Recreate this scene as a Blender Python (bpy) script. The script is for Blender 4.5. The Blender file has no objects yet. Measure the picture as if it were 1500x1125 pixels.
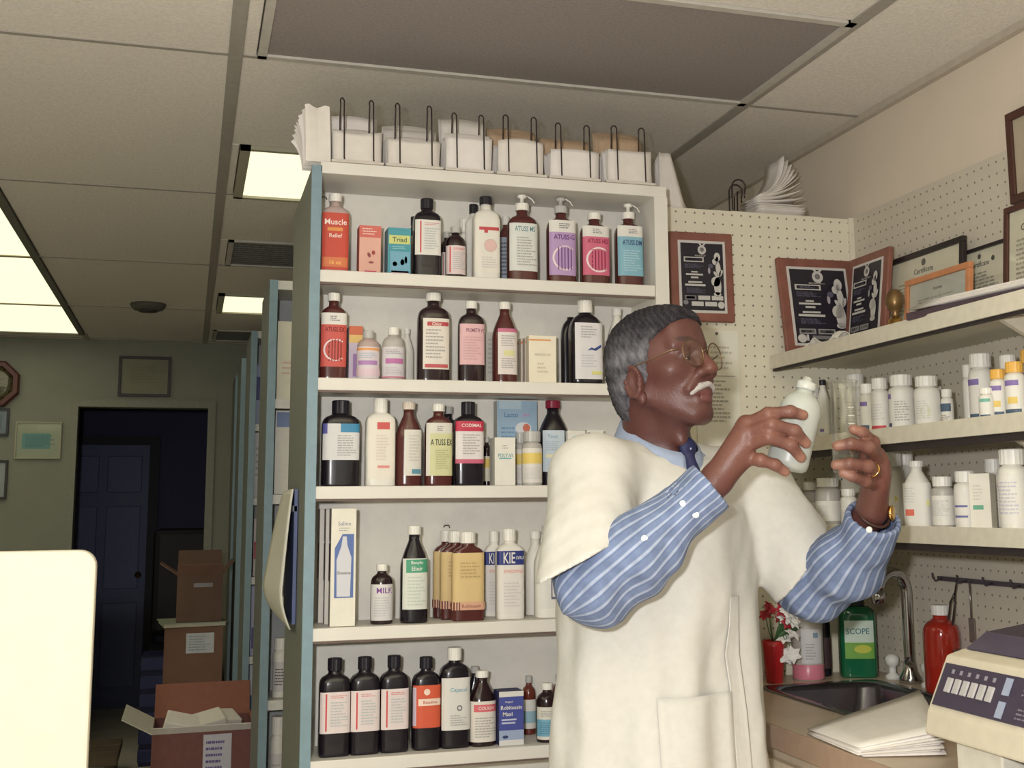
import bpy, bmesh, math, random
import numpy as np
from mathutils import Vector, Matrix, Euler
random.seed(7); rng = np.random.default_rng(7)
SC = bpy.context.scene; COL = SC.collection

# ---------------------------------------------------------------- camera
YAW, PITCH, ROLL = math.radians(17.467), math.radians(8.316), math.radians(-0.581)
FPX, CX, CY = 1755.7, 829.9, 484.2           # focal length and principal point in 1500x1125 pixels
CAM = np.array([0.0, 0.0, 1.42])
_f = np.array([math.sin(YAW)*math.cos(PITCH), math.cos(YAW)*math.cos(PITCH), math.sin(PITCH)])
_r0 = np.array([math.cos(YAW), -math.sin(YAW), 0.0]); _u0 = np.cross(_r0, _f)
_r = math.cos(ROLL)*_r0 + math.sin(ROLL)*_u0; _u = -math.sin(ROLL)*_r0 + math.cos(ROLL)*_u0
cd = bpy.data.cameras.new('camera'); cam = bpy.data.objects.new('camera', cd); COL.objects.link(cam)
cd.sensor_width = 36; cd.lens = FPX/1500*36
cd.shift_x = (750-CX)/1500; cd.shift_y = (CY-562.5)/1500
cd.clip_start = 0.02; cd.clip_end = 60
cam.matrix_world = Matrix(((_r[0], _u[0], -_f[0], CAM[0]), (_r[1], _u[1], -_f[1], CAM[1]), (_r[2], _u[2], -_f[2], CAM[2]), (0, 0, 0, 1)))
SC.camera = cam
def ray(px, py): return _f + _r*(px-CX)/FPX - _u*(py-CY)/FPX
def J(px, py, w): return CAM + ray(px, py)*w
def onZ(px, py, z): d = ray(px, py); return CAM + d*(z-CAM[2])/d[2]
def onY(px, py, y): d = ray(px, py); return CAM + d*y/d[1]
def onX(px, py, x): d = ray(px, py); return CAM + d*x/d[0]
RH = np.array([math.cos(YAW), -math.sin(YAW), 0.0]); FH = np.array([math.sin(YAW), math.cos(YAW), 0.0])

# ---------------------------------------------------------------- world, flash, exposure
wd = bpy.data.worlds.new('world'); SC.world = wd; wd.use_nodes = True
wd.node_tree.nodes['Background'].inputs[0].default_value = (0.55, 0.52, 0.47, 1); wd.node_tree.nodes['Background'].inputs[1].default_value = 0.05
fl = bpy.data.lights.new('camera_flash', 'POINT'); fl.energy = 130; fl.shadow_soft_size = 0.035; fl.color = (1.0, 0.985, 0.975)
flo = bpy.data.objects.new('camera_flash', fl); COL.objects.link(flo); flo.location = CAM - _r*0.13 + _u*0.10 - _f*0.02
SC.view_settings.view_transform = 'Standard'; SC.view_settings.look = 'None'
SC.view_settings.exposure = 0.0; SC.view_settings.gamma = 1.0; SC.view_settings.use_curve_mapping = False

# ---------------------------------------------------------------- materials
def lin(c):
    g = .3*c[0]+.55*c[1]+.15*c[2]; c = [(g+.86*(x-g))/255 for x in c]      # the print's slightly faded inks
    return tuple(x/12.92 if x <= .04045 else ((x+.055)/1.055)**2.4 for x in c)
MATS = {}
def nt(m):
    m.use_nodes = True
    return m.node_tree, m.node_tree.nodes, m.node_tree.links
def mat(c, rough=.55, noise=.06, metal=0, spec=.4, scale=40, bump=0, coat=0, sss=0):
    """plain procedural surface: colour with fine mottling"""
    key = (tuple(c), rough, noise, metal, spec, scale, bump, coat)
    if key in MATS: return MATS[key]
    m = bpy.data.materials.new('surface_%d_%d_%d' % tuple(int(x) for x in c)); t, N, L = nt(m)
    b = N['Principled BSDF']; b.inputs['Roughness'].default_value = rough; b.inputs['Metallic'].default_value = metal
    b.inputs['Specular IOR Level'].default_value = spec; b.inputs['Coat Weight'].default_value = coat
    col = lin(c); b.inputs['Base Color'].default_value = (*col, 1)
    if noise or bump:
        tc = N.new('ShaderNodeTexCoord'); nz = N.new('ShaderNodeTexNoise'); nz.inputs['Scale'].default_value = scale; nz.inputs['Detail'].default_value = 4
        L.new(tc.outputs['Object'], nz.inputs['Vector'])
        if noise:
            rp = N.new('ShaderNodeValToRGB'); rp.color_ramp.elements[0].position = .3; rp.color_ramp.elements[1].position = .7
            rp.color_ramp.elements[0].color = (*[x*(1-noise) for x in col], 1); rp.color_ramp.elements[1].color = (*[min(1, x*(1+noise)) for x in col], 1)
            L.new(nz.outputs['Fac'], rp.inputs['Fac']); L.new(rp.outputs['Color'], b.inputs['Base Color'])
        if bump:
            bp = N.new('ShaderNodeBump'); bp.inputs['Strength'].default_value = bump; bp.inputs['Distance'].default_value = .004
            L.new(nz.outputs['Fac'], bp.inputs['Height']); L.new(bp.outputs['Normal'], b.inputs['Normal'])
    MATS[key] = m; return m
def glass(c=(250, 251, 249), fac=.10, edge=.45):
    key = ('glass', tuple(c), fac, edge)
    if key in MATS: return MATS[key]
    m = bpy.data.materials.new('clear_glass'); t, N, L = nt(m); N.remove(N['Principled BSDF'])
    tr = N.new('ShaderNodeBsdfTransparent'); tr.inputs[0].default_value = (*lin(c), 1)
    gl = N.new('ShaderNodeBsdfGlossy'); gl.inputs['Roughness'].default_value = .05
    lw = N.new('ShaderNodeLayerWeight'); lw.inputs[0].default_value = .35
    ma = N.new('ShaderNodeMath'); ma.operation = 'MULTIPLY_ADD'; ma.inputs[1].default_value = edge; ma.inputs[2].default_value = fac
    mx = N.new('ShaderNodeMixShader'); L.new(lw.outputs['Facing'], ma.inputs[0]); L.new(ma.outputs[0], mx.inputs[0]); L.new(tr.outputs[0], mx.inputs[1]); L.new(gl.outputs[0], mx.inputs[2])
    L.new(mx.outputs[0], N['Material Output'].inputs[0]); MATS[key] = m; return m
def milky(c, t=.35):
    """translucent plastic: diffuse, translucent and a little gloss"""
    key = ('milky', tuple(c), t)
    if key in MATS: return MATS[key]
    m = bpy.data.materials.new('milky_plastic'); tr, N, L = nt(m); b = N['Principled BSDF']
    b.inputs['Base Color'].default_value = (*lin(c), 1); b.inputs['Roughness'].default_value = .35
    tl = N.new('ShaderNodeBsdfTransparent'); tl.inputs[0].default_value = (*lin(c), 1)
    mx = N.new('ShaderNodeMixShader'); mx.inputs[0].default_value = t
    L.new(b.outputs[0], mx.inputs[1]); L.new(tl.outputs[0], mx.inputs[2]); L.new(mx.outputs[0], N['Material Output'].inputs[0])
    MATS[key] = m; return m
def emit(c, s):
    key = ('emit', tuple(c), s)
    if key in MATS: return MATS[key]
    m = bpy.data.materials.new('lamp_diffuser'); t, N, L = nt(m); b = N['Principled BSDF']
    b.inputs['Base Color'].default_value = (*lin(c), 1); b.inputs['Emission Color'].default_value = (*lin(c), 1); b.inputs['Emission Strength'].default_value = s
    MATS[key] = m; return m
def pegmat(c, ax, hole=(140, 128, 114), sp=.0262):
    """pegboard: rows of small punched holes, 1 inch apart; ax = the two object axes of the board"""
    m = bpy.data.materials.new('pegboard'); t, N, L = nt(m); b = N['Principled BSDF']; b.inputs['Roughness'].default_value = .6
    tc = N.new('ShaderNodeTexCoord'); sx = N.new('ShaderNodeSeparateXYZ'); L.new(tc.outputs['Object'], sx.inputs[0])
    def M(op, a, bb=None):
        n = N.new('ShaderNodeMath'); n.operation = op
        for i, v in enumerate((a, bb)):
            if v is None: continue
            if isinstance(v, (int, float)): n.inputs[i].default_value = v
            else: L.new(v, n.inputs[i])
        return n.outputs[0]
    sq = []
    for a in ax:
        q = M('SUBTRACT', M('FRACT', M('DIVIDE', sx.outputs[a], sp)), .5); sq.append(M('MULTIPLY', q, q))
    d = M('SQRT', M('ADD', sq[0], sq[1])); hm = M('LESS_THAN', d, .100)
    nz = N.new('ShaderNodeTexNoise'); nz.inputs['Scale'].default_value = 9; L.new(tc.outputs['Object'], nz.inputs['Vector'])
    rp = N.new('ShaderNodeValToRGB'); col = lin(c)
    rp.color_ramp.elements[0].color = (*[x*.95 for x in col], 1); rp.color_ramp.elements[1].color = (*[x*1.04 for x in col], 1); L.new(nz.outputs['Fac'], rp.inputs['Fac'])
    mx = N.new('ShaderNodeMix'); mx.data_type = 'RGBA'; L.new(hm, mx.inputs[0]); L.new(rp.outputs[0], mx.inputs[6]); mx.inputs[7].default_value = (*lin(hole), 1)
    L.new(mx.outputs[2], b.inputs['Base Color'])
    bp = N.new('ShaderNodeBump'); bp.inputs['Distance'].default_value = .004; bp.invert = True; L.new(hm, bp.inputs['Height']); L.new(bp.outputs[0], b.inputs['Normal'])
    return m
def attrmat(name, attr, rough=.6, bump=0, bscale=300, spec=.4, sheen=0):
    m = bpy.data.materials.new(name); t, N, L = nt(m); b = N['Principled BSDF']; b.inputs['Roughness'].default_value = rough; b.inputs['Specular IOR Level'].default_value = spec
    a = N.new('ShaderNodeAttribute'); a.attribute_name = attr
    tc = N.new('ShaderNodeTexCoord'); nz = N.new('ShaderNodeTexNoise'); nz.inputs['Scale'].default_value = bscale; nz.inputs['Detail'].default_value = 3; L.new(tc.outputs['Object'], nz.inputs['Vector'])
    mx = N.new('ShaderNodeMix'); mx.data_type = 'RGBA'; mx.blend_type = 'MULTIPLY'; mx.inputs[0].default_value = 1
    rp = N.new('ShaderNodeValToRGB'); rp.color_ramp.elements[0].color = (.82, .82, .82, 1); rp.color_ramp.elements[1].color = (1.12, 1.12, 1.12, 1); L.new(nz.outputs['Fac'], rp.inputs['Fac'])
    L.new(a.outputs['Color'], mx.inputs[6]); L.new(rp.outputs[0], mx.inputs[7]); L.new(mx.outputs[2], b.inputs['Base Color'])
    if bump:
        bp = N.new('ShaderNodeBump'); bp.inputs['Strength'].default_value = bump; bp.inputs['Distance'].default_value = .003
        L.new(nz.outputs['Fac'], bp.inputs['Height']); L.new(bp.outputs[0], b.inputs['Normal'])
    return m
WHITE = mat((222, 217, 204), .5); CREAM = mat((226, 218, 196), .55); PAPER = mat((228, 222, 212), .8, .03)
BLUESTEEL = mat((118, 146, 158), .45); GREYSTEEL = mat((120, 120, 112), .5); CHROME = mat((200, 200, 205), .12, 0, 1); BLACK = mat((30, 26, 32), .4)
WIRE = mat((70, 58, 58), .35, 0, .6); BRASS = mat((190, 145, 70), .25, .1, .9); GOLD = mat((222, 170, 90), .2, 0, 1)

# ---------------------------------------------------------------- object helpers
def tag(o, label=None, cat=None, group=None, kind=None):
    if label: o['label'] = label
    if cat: o['category'] = cat
    if group: o['group'] = group
    if kind: o['kind'] = kind
    return o
def link(name, me, parent=None):
    o = bpy.data.objects.new(name, me); COL.objects.link(o)
    if parent is not None: o.parent = parent
    return o
def empty(name, loc=(0, 0, 0), rz=0, label=None, cat=None, group=None, rot=None):
    o = link(name, None); o.location = loc; o.rotation_euler = rot if rot else (0, 0, rz); o.empty_display_size = .05
    return tag(o, label, cat, group)
def mesh_from(name, verts, faces, mats, parent=None, smooth=False, midx=None):
    me = bpy.data.meshes.new(name); me.from_pydata([tuple(map(float, v)) for v in verts], [], [tuple(f) for f in faces])
    for m in (mats if isinstance(mats, (list, tuple)) else [mats]): me.materials.append(m)
    if midx is not None: me.polygons.foreach_set('material_index', list(midx))
    if smooth: me.polygons.foreach_set('use_smooth', [True]*len(me.polygons))
    me.update(); return link(name, me, parent)
class MB:
    """collects shapes of ONE part into one mesh"""
    def __init__(s): s.v = []; s.f = []; s.sm = []
    def add(s, v, f, smooth=False):
        n = len(s.v); s.v += [tuple(map(float, p)) for p in v]; s.f += [tuple(i+n for i in q) for q in f]; s.sm += [smooth]*len(f); return s
    def box(s, x0, x1, y0, y1, z0, z1, bev=0):
        if not bev:
            v = [(x, y, z) for z in (z0, z1) for y in (y0, y1) for x in (x0, x1)]
            return s.add(v, [(0, 2, 3, 1), (4, 5, 7, 6), (0, 1, 5, 4), (2, 6, 7, 3), (0, 4, 6, 2), (1, 3, 7, 5)])
        bm = bmesh.new(); bmesh.ops.create_cube(bm, size=1)
        for q in bm.verts: q.co = ((x0+x1)/2+q.co.x*(x1-x0), (y0+y1)/2+q.co.y*(y1-y0), (z0+z1)/2+q.co.z*(z1-z0))
        bmesh.ops.bevel(bm, geom=bm.edges[:], offset=bev, segments=2, affect='EDGES', profile=.5)
        bm.verts.ensure_lookup_table(); bm.verts.index_update()
        v = [q.co[:] for q in bm.verts]; f = [[w.index for w in q.verts] for q in bm.faces]; bm.free()
        return s.add(v, f)
    def prism(s, poly, z0, z1):
        n = len(poly); v = [(*p, z0) for p in poly]+[(*p, z1) for p in poly]
        return s.add(v, [tuple(range(n))[::-1], tuple(range(n, 2*n))]+[(i, (i+1) % n, n+(i+1) % n, n+i) for i in range(n)])
    def lathe(s, prof, c=(0, 0, 0), n=20, M=None, smooth=True, ridges=0):
        """prof: (r, z) list from bottom to top"""
        v = []; f = []
        for k, (r, z) in enumerate(prof):
            for i in range(n):
                a = 2*math.pi*i/n; rr = r*(1+(ridges if i % 2 else 0)); v.append(Vector((rr*math.cos(a), rr*math.sin(a), z)))
        for k in range(len(prof)-1):
            for i in range(n): f.append((k*n+i, k*n+(i+1) % n, (k+1)*n+(i+1) % n, (k+1)*n+i))
        if prof[0][0] > 1e-5: f.append(tuple(range(n))[::-1])
        if prof[-1][0] > 1e-5: f.append(tuple((len(prof)-1)*n+i for i in range(n)))
        c = Vector(tuple(map(float, c))); v = [((M @ q) if M is not None else q)+c for q in v]
        return s.add([q[:] for q in v], f, smooth)
    def tube(s, pts, r, n=8, closed=False, rs=None):
        P = [Vector(tuple(map(float, p))) for p in pts]; m = len(P); v = []; f = []
        up = None
        for i, p in enumerate(P):
            t = (P[(i+1) % m]-P[i-1]) if closed else (P[min(i+1, m-1)]-P[max(i-1, 0)])
            t.normalize()
            if up is None: up = Vector((0, 0, 1)) if abs(t.z) < .9 else Vector((1, 0, 0))
            a = t.cross(up)
            if a.length < 1e-4: a = t.cross(Vector((0, 1, .3)))
            a.normalize(); b = t.cross(a); up = -b if False else up
            up = b.copy(); up = a.cross(t)
            rr = rs[i] if rs else r
            for k in range(n):
                q = 2*math.pi*k/n; v.append((p+a*(rr*math.cos(q))+b*(rr*math.sin(q)))[:])
        for i in range(m if closed else m-1):
            j = (i+1) % m
            for k in range(n): f.append((i*n+k, i*n+(k+1) % n, j*n+(k+1) % n, j*n+k))
        if not closed: f += [tuple(range(n))[::-1], tuple((m-1)*n+k for k in range(n))]
        return s.add(v, f, True)
    def grid(s, fn, nu, nv, smooth=True):
        v = [fn(i/nu, j/nv) for j in range(nv+1) for i in range(nu+1)]
        return s.add(v, [(j*(nu+1)+i, j*(nu+1)+i+1, (j+1)*(nu+1)+i+1, (j+1)*(nu+1)+i) for j in range(nv) for i in range(nu)], smooth)
    def build(s, name, m, parent=None, solid=0, bevel=0):
        me = bpy.data.meshes.new(name); me.from_pydata(s.v, [], s.f)
        for q in (m if isinstance(m, (list, tuple)) else [m]): me.materials.append(q)
        me.polygons.foreach_set('use_smooth', s.sm); me.update()
        bm = bmesh.new(); bm.from_mesh(me); bmesh.ops.recalc_face_normals(bm, faces=bm.faces[:]); bm.to_mesh(me); bm.free()
        o = link(name, me, parent)
        if solid: md = o.modifiers.new('thickness', 'SOLIDIFY'); md.thickness = solid; md.offset = 0
        if bevel: md = o.modifiers.new('bevel', 'BEVEL'); md.width = bevel; md.segments = 2; md.limit_method = 'ANGLE'
        return o
_txt = {}
def text_geo(s):
    """letters as flat triangles, height of a capital = 1, centred"""
    if s in _txt: return _txt[s]
    cu = bpy.data.curves.new('lettering', 'FONT'); cu.body = s; cu.resolution_u = 2; cu.offset = .012; ob = bpy.data.objects.new('lettering', cu)
    COL.objects.link(ob); dg = bpy.context.evaluated_depsgraph_get(); me = bpy.data.meshes.new_from_object(ob.evaluated_get(dg))
    v = np.array([q.co[:2] for q in me.vertices]); f = [tuple(p.vertices) for p in me.polygons]
    bpy.data.objects.remove(ob); bpy.data.curves.remove(cu); bpy.data.meshes.remove(me)
    v = v-[(v[:, 0].min()+v[:, 0].max())/2, v[:, 1].min()]; h = v[:, 1].max(); v = v/h; v[:, 1] -= .5
    _txt[s] = (v, f); return _txt[s]
class Print:
    """flat print of one label: bands, lettering, rings; one mesh with one material per ink"""
    def __init__(s, mapper, W, H): s.map = mapper; s.W = W; s.H = H; s.v = []; s.f = []; s.mi = []; s.m = []; s.k = 0
    def ink(s, c):
        m = mat(c, .55, 0)
        if m not in s.m: s.m.append(m)
        return s.m.index(m)
    def put(s, P2, F, c):
        n = len(s.v); s.k += 1; off = .0006+.00012*min(s.k, 12)
        s.v += [tuple(s.map(x, y, off)) for x, y in P2]; s.f += [tuple(i+n for i in q) for q in F]; s.mi += [s.ink(c)]*len(F)
    def band(s, u0, u1, v0, v1, c, n=6):
        n = max(2, int(16*abs(u1-u0)/2)+1)
        xs = np.linspace(u0, u1, n+1)*s.W/2; y0, y1 = v0*s.H, v1*s.H
        s.put([(x, y0) for x in xs]+[(x, y1) for x in xs], [(i, i+1, n+2+i, n+1+i) for i in range(n)], c)
    def text(s, t, u, v, h, c, maxw=None):
        g, F = text_geo(t); sc = h*s.H; w = (g[:, 0].max()-g[:, 0].min())*sc; sx = 1
        if maxw and w > maxw*s.W: sx = maxw*s.W/w
        s.put([(u*s.W/2+x*sc*sx, v*s.H+y*sc) for x, y in g], F, c)
    def lines(s, u0, u1, v0, v1, n, c, seed=1):
        R = random.Random(seed+int(1000*s.W))
        n = int(n*1.5+.5)
        for i in range(n):
            v = v1-(i+.5)*(v1-v0)/n; hh = .24*(v1-v0)/n; u = u0
            end = u0+(u1-u0)*R.uniform(.6, 1)
            while u < end-.04:
                l = R.uniform(.06, .24); s.band(u, min(u+l, end), v-hh/1.2, v+hh/1.2, c, 2); u += l+.035
    def ring(s, u, v, r, t, c, a0=0, a1=360):
        n = 24; P = []; r *= s.W; t *= s.W
        for i in range(n+1):
            a = math.radians(a0+(a1-a0)*i/n)
            for q in (r-t/2, r+t/2): P.append((u*s.W/2+q*math.cos(a), v*s.H+q*math.sin(a)))
        s.put(P, [(2*i, 2*i+1, 2*i+3, 2*i+2) for i in range(n)], c)
    def disc(s, u, v, rx, ry, c, rot=0):
        P = []; rx *= s.W; ry *= s.W
        for i in range(18):
            a = 2*math.pi*i/18; x, y = rx*math.cos(a), ry*math.sin(a); P.append((u*s.W/2+x*math.cos(rot)-y*math.sin(rot), v*s.H+x*math.sin(rot)+y*math.cos(rot)))
        s.put(P, [tuple(range(18))], c)
    def poly(s, pts, c): s.put([(u*s.W/2, v*s.H) for u, v in pts], [tuple(range(len(pts)))], c)
    def run(s, items):
        for it in items:
            k, a = it[0], it[1:]
            {'b': s.band, 't': s.text, 'l': s.lines, 'r': s.ring, 'd': s.disc, 'p': s.poly}[k](*a)
        return s
    def build(s, name, parent):
        if s.f: return mesh_from(name, s.v, s.f, s.m, parent, False, s.mi)
# ================================================================ THE ROOM
ZC, YB, XW, XL, YF = 2.44, 7.69, 1.685, -2.3, -1.6      # ceiling, back wall, right wall, left wall, wall behind the camera
YP = 2.765                                              # pegboard partition and back of the front shelving
def struct(name, mb, m, parent=None, **k):
    o = mb.build(name, m, parent, **k)
    if parent is None: o['kind'] = 'structure'
    return o
tilefl = mat((206, 198, 184), .5, .1, scale=6)
fl_ = struct('floor', MB().box(XL-.1, XW+.1, YF-.1, 11, -.1, 0), tilefl)
wallgrey = mat((142, 144, 130), .85, .04, scale=8)
wallcream = mat((222, 206, 186), .8, .03, scale=6)
struct('wall_left', MB().box(XL-.1, XL, YF, YB, 0, ZC), wallgrey)
struct('wall_front', MB().box(XL, XW, YF-.1, YF, 0, ZC), wallgrey)
w = struct('wall_right', MB().box(XW, XW+.1, YF, YB, 0, ZC), wallcream)
# back wall with the door opening
dl, dr = onY(115, 595, YB)[0], onY(305, 597, YB)[0]; dt = 2.035
struct('wall_back', MB().box(XL, dl-.045, YB, YB+.1, 0, ZC).box(dr+.045, XW, YB, YB+.1, 0, ZC).box(dl-.045, dr+.045, YB, YB+.1, dt+.045, ZC), wallgrey)
struct('trim_1', MB().box(dl-.045, dl, YB-.012, YB+.11, 0, dt+.045).box(dr, dr+.045, YB-.012, YB+.11, 0, dt+.045).box(dl, dr, YB-.012, YB+.11, dt, dt+.045), mat((140, 140, 126), .6))
# dark room behind the doorway
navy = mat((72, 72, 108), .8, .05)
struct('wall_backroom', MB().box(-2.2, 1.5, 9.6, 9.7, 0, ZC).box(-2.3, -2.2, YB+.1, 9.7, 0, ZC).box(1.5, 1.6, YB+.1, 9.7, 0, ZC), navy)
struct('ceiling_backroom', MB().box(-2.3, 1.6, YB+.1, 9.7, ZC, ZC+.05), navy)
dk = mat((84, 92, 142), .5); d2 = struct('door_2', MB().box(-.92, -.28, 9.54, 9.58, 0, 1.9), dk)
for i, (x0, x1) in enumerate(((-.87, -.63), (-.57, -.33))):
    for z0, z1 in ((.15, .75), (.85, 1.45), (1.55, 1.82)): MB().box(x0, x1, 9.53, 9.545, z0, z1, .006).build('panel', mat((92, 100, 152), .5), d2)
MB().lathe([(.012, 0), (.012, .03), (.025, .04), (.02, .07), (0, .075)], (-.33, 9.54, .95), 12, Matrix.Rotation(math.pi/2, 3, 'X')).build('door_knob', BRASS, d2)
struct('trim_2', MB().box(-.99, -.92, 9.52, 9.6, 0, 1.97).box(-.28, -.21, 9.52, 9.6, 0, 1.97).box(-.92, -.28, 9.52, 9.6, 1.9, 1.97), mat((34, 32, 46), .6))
# ---- ceiling: backing, lay-in tiles and grid
ceil = struct('ceiling', MB().box(XL, XW, YF, YB, ZC+.02, ZC+.08), mat((180, 174, 164), .9))
struct('trim_3', MB().box(XW-.018, XW-.0005, YF, YB, ZC-.018, ZC+.019), mat((190, 178, 162), .6))
tilem = mat((226, 218, 208), .95, .08, scale=120, bump=.35, spec=.1)
gridm = mat((160, 153, 143), .6)
xs = [XL, -1.82, -.605, .07, 1.335, XW]; ys = [YF, -1.0, .23, 1.47, 2.70, 3.96, 5.17, 6.39, 7.60, YB]
# openings: lamps and vents sit in the grid instead of tiles
LIGHTS = [(-1.82, -.605, 3.96, 7.42), (-1.82, -.605, .23, 3.96), (.11, .72, 3.40, 3.975), (.11, .72, 5.86, 6.42), (.118, 1.32, -.9, -.1), (.118, 1.32, .35, 1.45), (-1.82, -.605, -1.0, .20)]  # last three are unseen, added to lift the ambient light
VENTS = [(.118, 1.334, 2.145, 2.699), (.118, .50, 4.665, 5.16), (.112, .50, 7.1, 7.55)]
def cut(r, holes):
    out = [r]
    for h in holes:
        nx = []
        for (a, b, c, d) in out:
            if h[1] <= a+.01 or h[0] >= b-.01 or h[3] <= c+.01 or h[2] >= d-.01: nx.append((a, b, c, d)); continue
            if h[2] > c+.02: nx.append((a, b, c, h[2]))
            if h[3] < d-.02: nx.append((a, b, h[3], d))
            c2, d2_ = max(c, h[2]), min(d, h[3])
            if h[0] > a+.02: nx.append((a, h[0], c2, d2_))
            if h[1] < b-.02: nx.append((h[1], b, c2, d2_))
        out = nx
    return out
for i in range(len(xs)-1):
    for j in range(len(ys)-1):
        for (a, b, c, d) in cut((xs[i], xs[i+1], ys[j], ys[j+1]), LIGHTS+VENTS):
            MB().box(a+.003, b-.003, c+.003, d-.003, ZC, ZC+.019, .002).build('ceiling_tile', tilem, ceil)
for x in xs[1:-1]:
    for (a, b, c, d) in cut((x-.016, x+.016, YF, YB), [l for l in LIGHTS]): MB().box(a, b, c, d, ZC-.004, ZC+.003).build('grid_runner', gridm, ceil)
for y in ys[1:-1]:
    for (a, b, c, d) in cut((XL, XW, y-.007, y+.007), LIGHTS+VENTS): MB().box(a, b, c, d, ZC-.003, ZC+.003).build('grid_crossbar', gridm, ceil)
LE = 1.3
lampnames = ['long row of three cream fluorescent ceiling panels at the left edge', 'fluorescent ceiling panels continuing toward the front of the room', 'square lit ceiling panel just left of the paper stacks', 'small lit ceiling panel further back beyond the square one', 'lit ceiling panel behind the photographer', 'lit ceiling panel above the photographer', 'lit ceiling panels at the front left of the room']
for (a, b, c, d), nm in zip(LIGHTS, lampnames):
    t = empty('ceiling_light', ((a+b)/2, (c+d)/2, ZC), 0, nm, 'ceiling light', 'fluorescent ceiling lights')
    X, Y = (b-a)/2, (d-c)/2
    MB().box(-X, -X+.028, -Y, Y, -.012, .02).box(X-.028, X, -Y, Y, -.012, .02).box(-X, X, -Y, -Y+.02, -.012, .02).box(-X, X, Y-.02, Y, -.012, .02).build('frame', mat((104, 102, 90), .5) if b < 0 else mat((168, 164, 140), .5), t)
    if d-c > 2:
        cuts = [c]+[y for y in ys if c+.1 < y < d-.1]+[d]
    else: cuts = [c, d]
    for p, q in zip(cuts[:-1], cuts[1:]):
        MB().box(-X+.028, X-.028, p-(c+d)/2+.014, q-(c+d)/2-.014, -.004, .015).build('diffuser', emit((238, 232, 192), LE), t)
        if p > c: MB().box(-X+.02, X-.02, p-(c+d)/2-.014, p-(c+d)/2+.014, -.008, .016).build('divider', mat((160, 150, 110), .5), t)
vn = ['large grey return air panel in the ceiling above the shelving', 'grey ceiling vent between the two lit panels', 'dark ceiling vent close to the back wall']
for (a, b, c, d), nm in zip(VENTS, vn):
    t = empty('ceiling_vent', ((a+b)/2, (c+d)/2, ZC), 0, nm, 'vent'); X, Y = (b-a)/2, (d-c)/2; big = b-a > 1
    MB().box(-X, -X+.02, -Y, Y, -.006, .018).box(X-.02, X, -Y, Y, -.006, .018).box(-X, X, -Y, -Y+.02, -.006, .018).box(-X, X, Y-.02, Y, -.006, .018).build('frame', mat((190, 184, 174), .6), t)
    MB().box(-X+.02, X-.02, -Y+.02, Y-.02, .012, .018).build('backing', mat((96, 90, 90), .9), t)
    n = 28 if big else 12
    if big: MB().box(-X+.02, X-.02, -Y+.02, Y-.02, .0, .011).build('panel', mat((146, 136, 132), .85, .12, scale=150, bump=.3), t); continue
    for i in range(n):
        y = -Y+.03+(2*Y-.06)*i/(n-1); MB().box(-X+.02, X-.02, y-.006, y+.006, .0, .011).build('slat', mat((128, 120, 118), .7) if big else mat((104, 102, 96), .7), t)
t = empty('smoke_detector', tuple(onZ(217, 451, ZC-.02)), 0, 'round dark smoke detector on the ceiling beyond the long lamp row', 'smoke detector'); t.location.z = ZC
MB().lathe([(.085, 0), (.085, -.012), (.07, -.03), (.03, -.034), (0, -.034)], n=24).build('housing', mat((92, 88, 80), .6), t)
MB().lathe([(.045, -.031), (.045, -.04), (0, -.042)], n=20).build('grille', mat((60, 56, 54), .6), t)

# ---- right wall pegboard, corner trim, partition
pegw = pegmat((206, 196, 178), (1, 2)); pegp = pegmat((226, 218, 194), (0, 2))
o = MB().box(XW-.007, XW-.001, .2, YP-.004, 1.0, 2.178).build('pegboard', pegw, w)
part = struct('wall_partition', MB().box(1.075, XW, YP+.006, YP+.03, 0, 2.168), mat((210, 204, 186), .7))
MB().box(1.075, XW-.022, YP, YP+.006, 1.0, 2.172).build('pegboard', pegp, part)
MB().box(XW-.022, XW-.0075, YP-.006, YP+.006, 1.0, 2.175).build('corner_strip', mat((222, 212, 192), .6), part)

# ================================================================ SHELVING
UX0, UX1, UY0 = .236, 1.052, 2.600
SH = [2.176, 1.934, 1.698, 1.466, 1.172, .906, .60, .28]       # tops of the shelf boards
shelfm = mat((222, 217, 207), .5, .03, scale=12)
unit = empty('shelving_unit', ((UX0+UX1)/2, UY0, 0), 0, 'tall white shelving unit with blue-grey edge, full of medicine bottles', 'shelf unit')
def U(mb, name, m, **k):
    o = mb.build(name, m, unit, **k); o.matrix_parent_inverse = Matrix.Translation((-(UX0+UX1)/2, -UY0, 0)); return o
U(MB().box(UX0, UX0+.022, UY0-.004, UY0+.008, 0, 2.166), 'edge_strip', BLUESTEEL)
U(MB().box(UX0, UX0+.018, UY0+.008, 3.06, 0, 2.16), 'side_panel', mat((116, 118, 110), .5))
U(MB().box(UX1-.012, UX1+.022, UY0-.002, YP, 0, 2.150), 'side_panel', shelfm)
U(MB().box(UX0+.018, UX1+.022, YP, YP+.012, 0, 2.15), 'back_panel', mat((226, 221, 211), .6, .03))
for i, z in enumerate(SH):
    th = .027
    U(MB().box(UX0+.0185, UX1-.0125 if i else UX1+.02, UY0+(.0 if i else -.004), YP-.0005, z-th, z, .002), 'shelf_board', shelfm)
    if i: U(MB().box(UX0+.02, UX1-.0125, UY0+.004, UY0+.010, z-th-.0045, z-th-.0002), 'shadow_channel', mat((110, 90, 82), .6))  # brown channel strip, doubles as a painted shadow line under the board
    if i: U(MB().box(UX0+.018, UX1, YP+.013, 3.05, z-th, z), 'rear_shelf_board', shelfm)
U(MB().box(UX0+.018, UX1+.02, YP+.013, 3.05, 2.15, 2.172), 'rear_top_board', shelfm)
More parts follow.
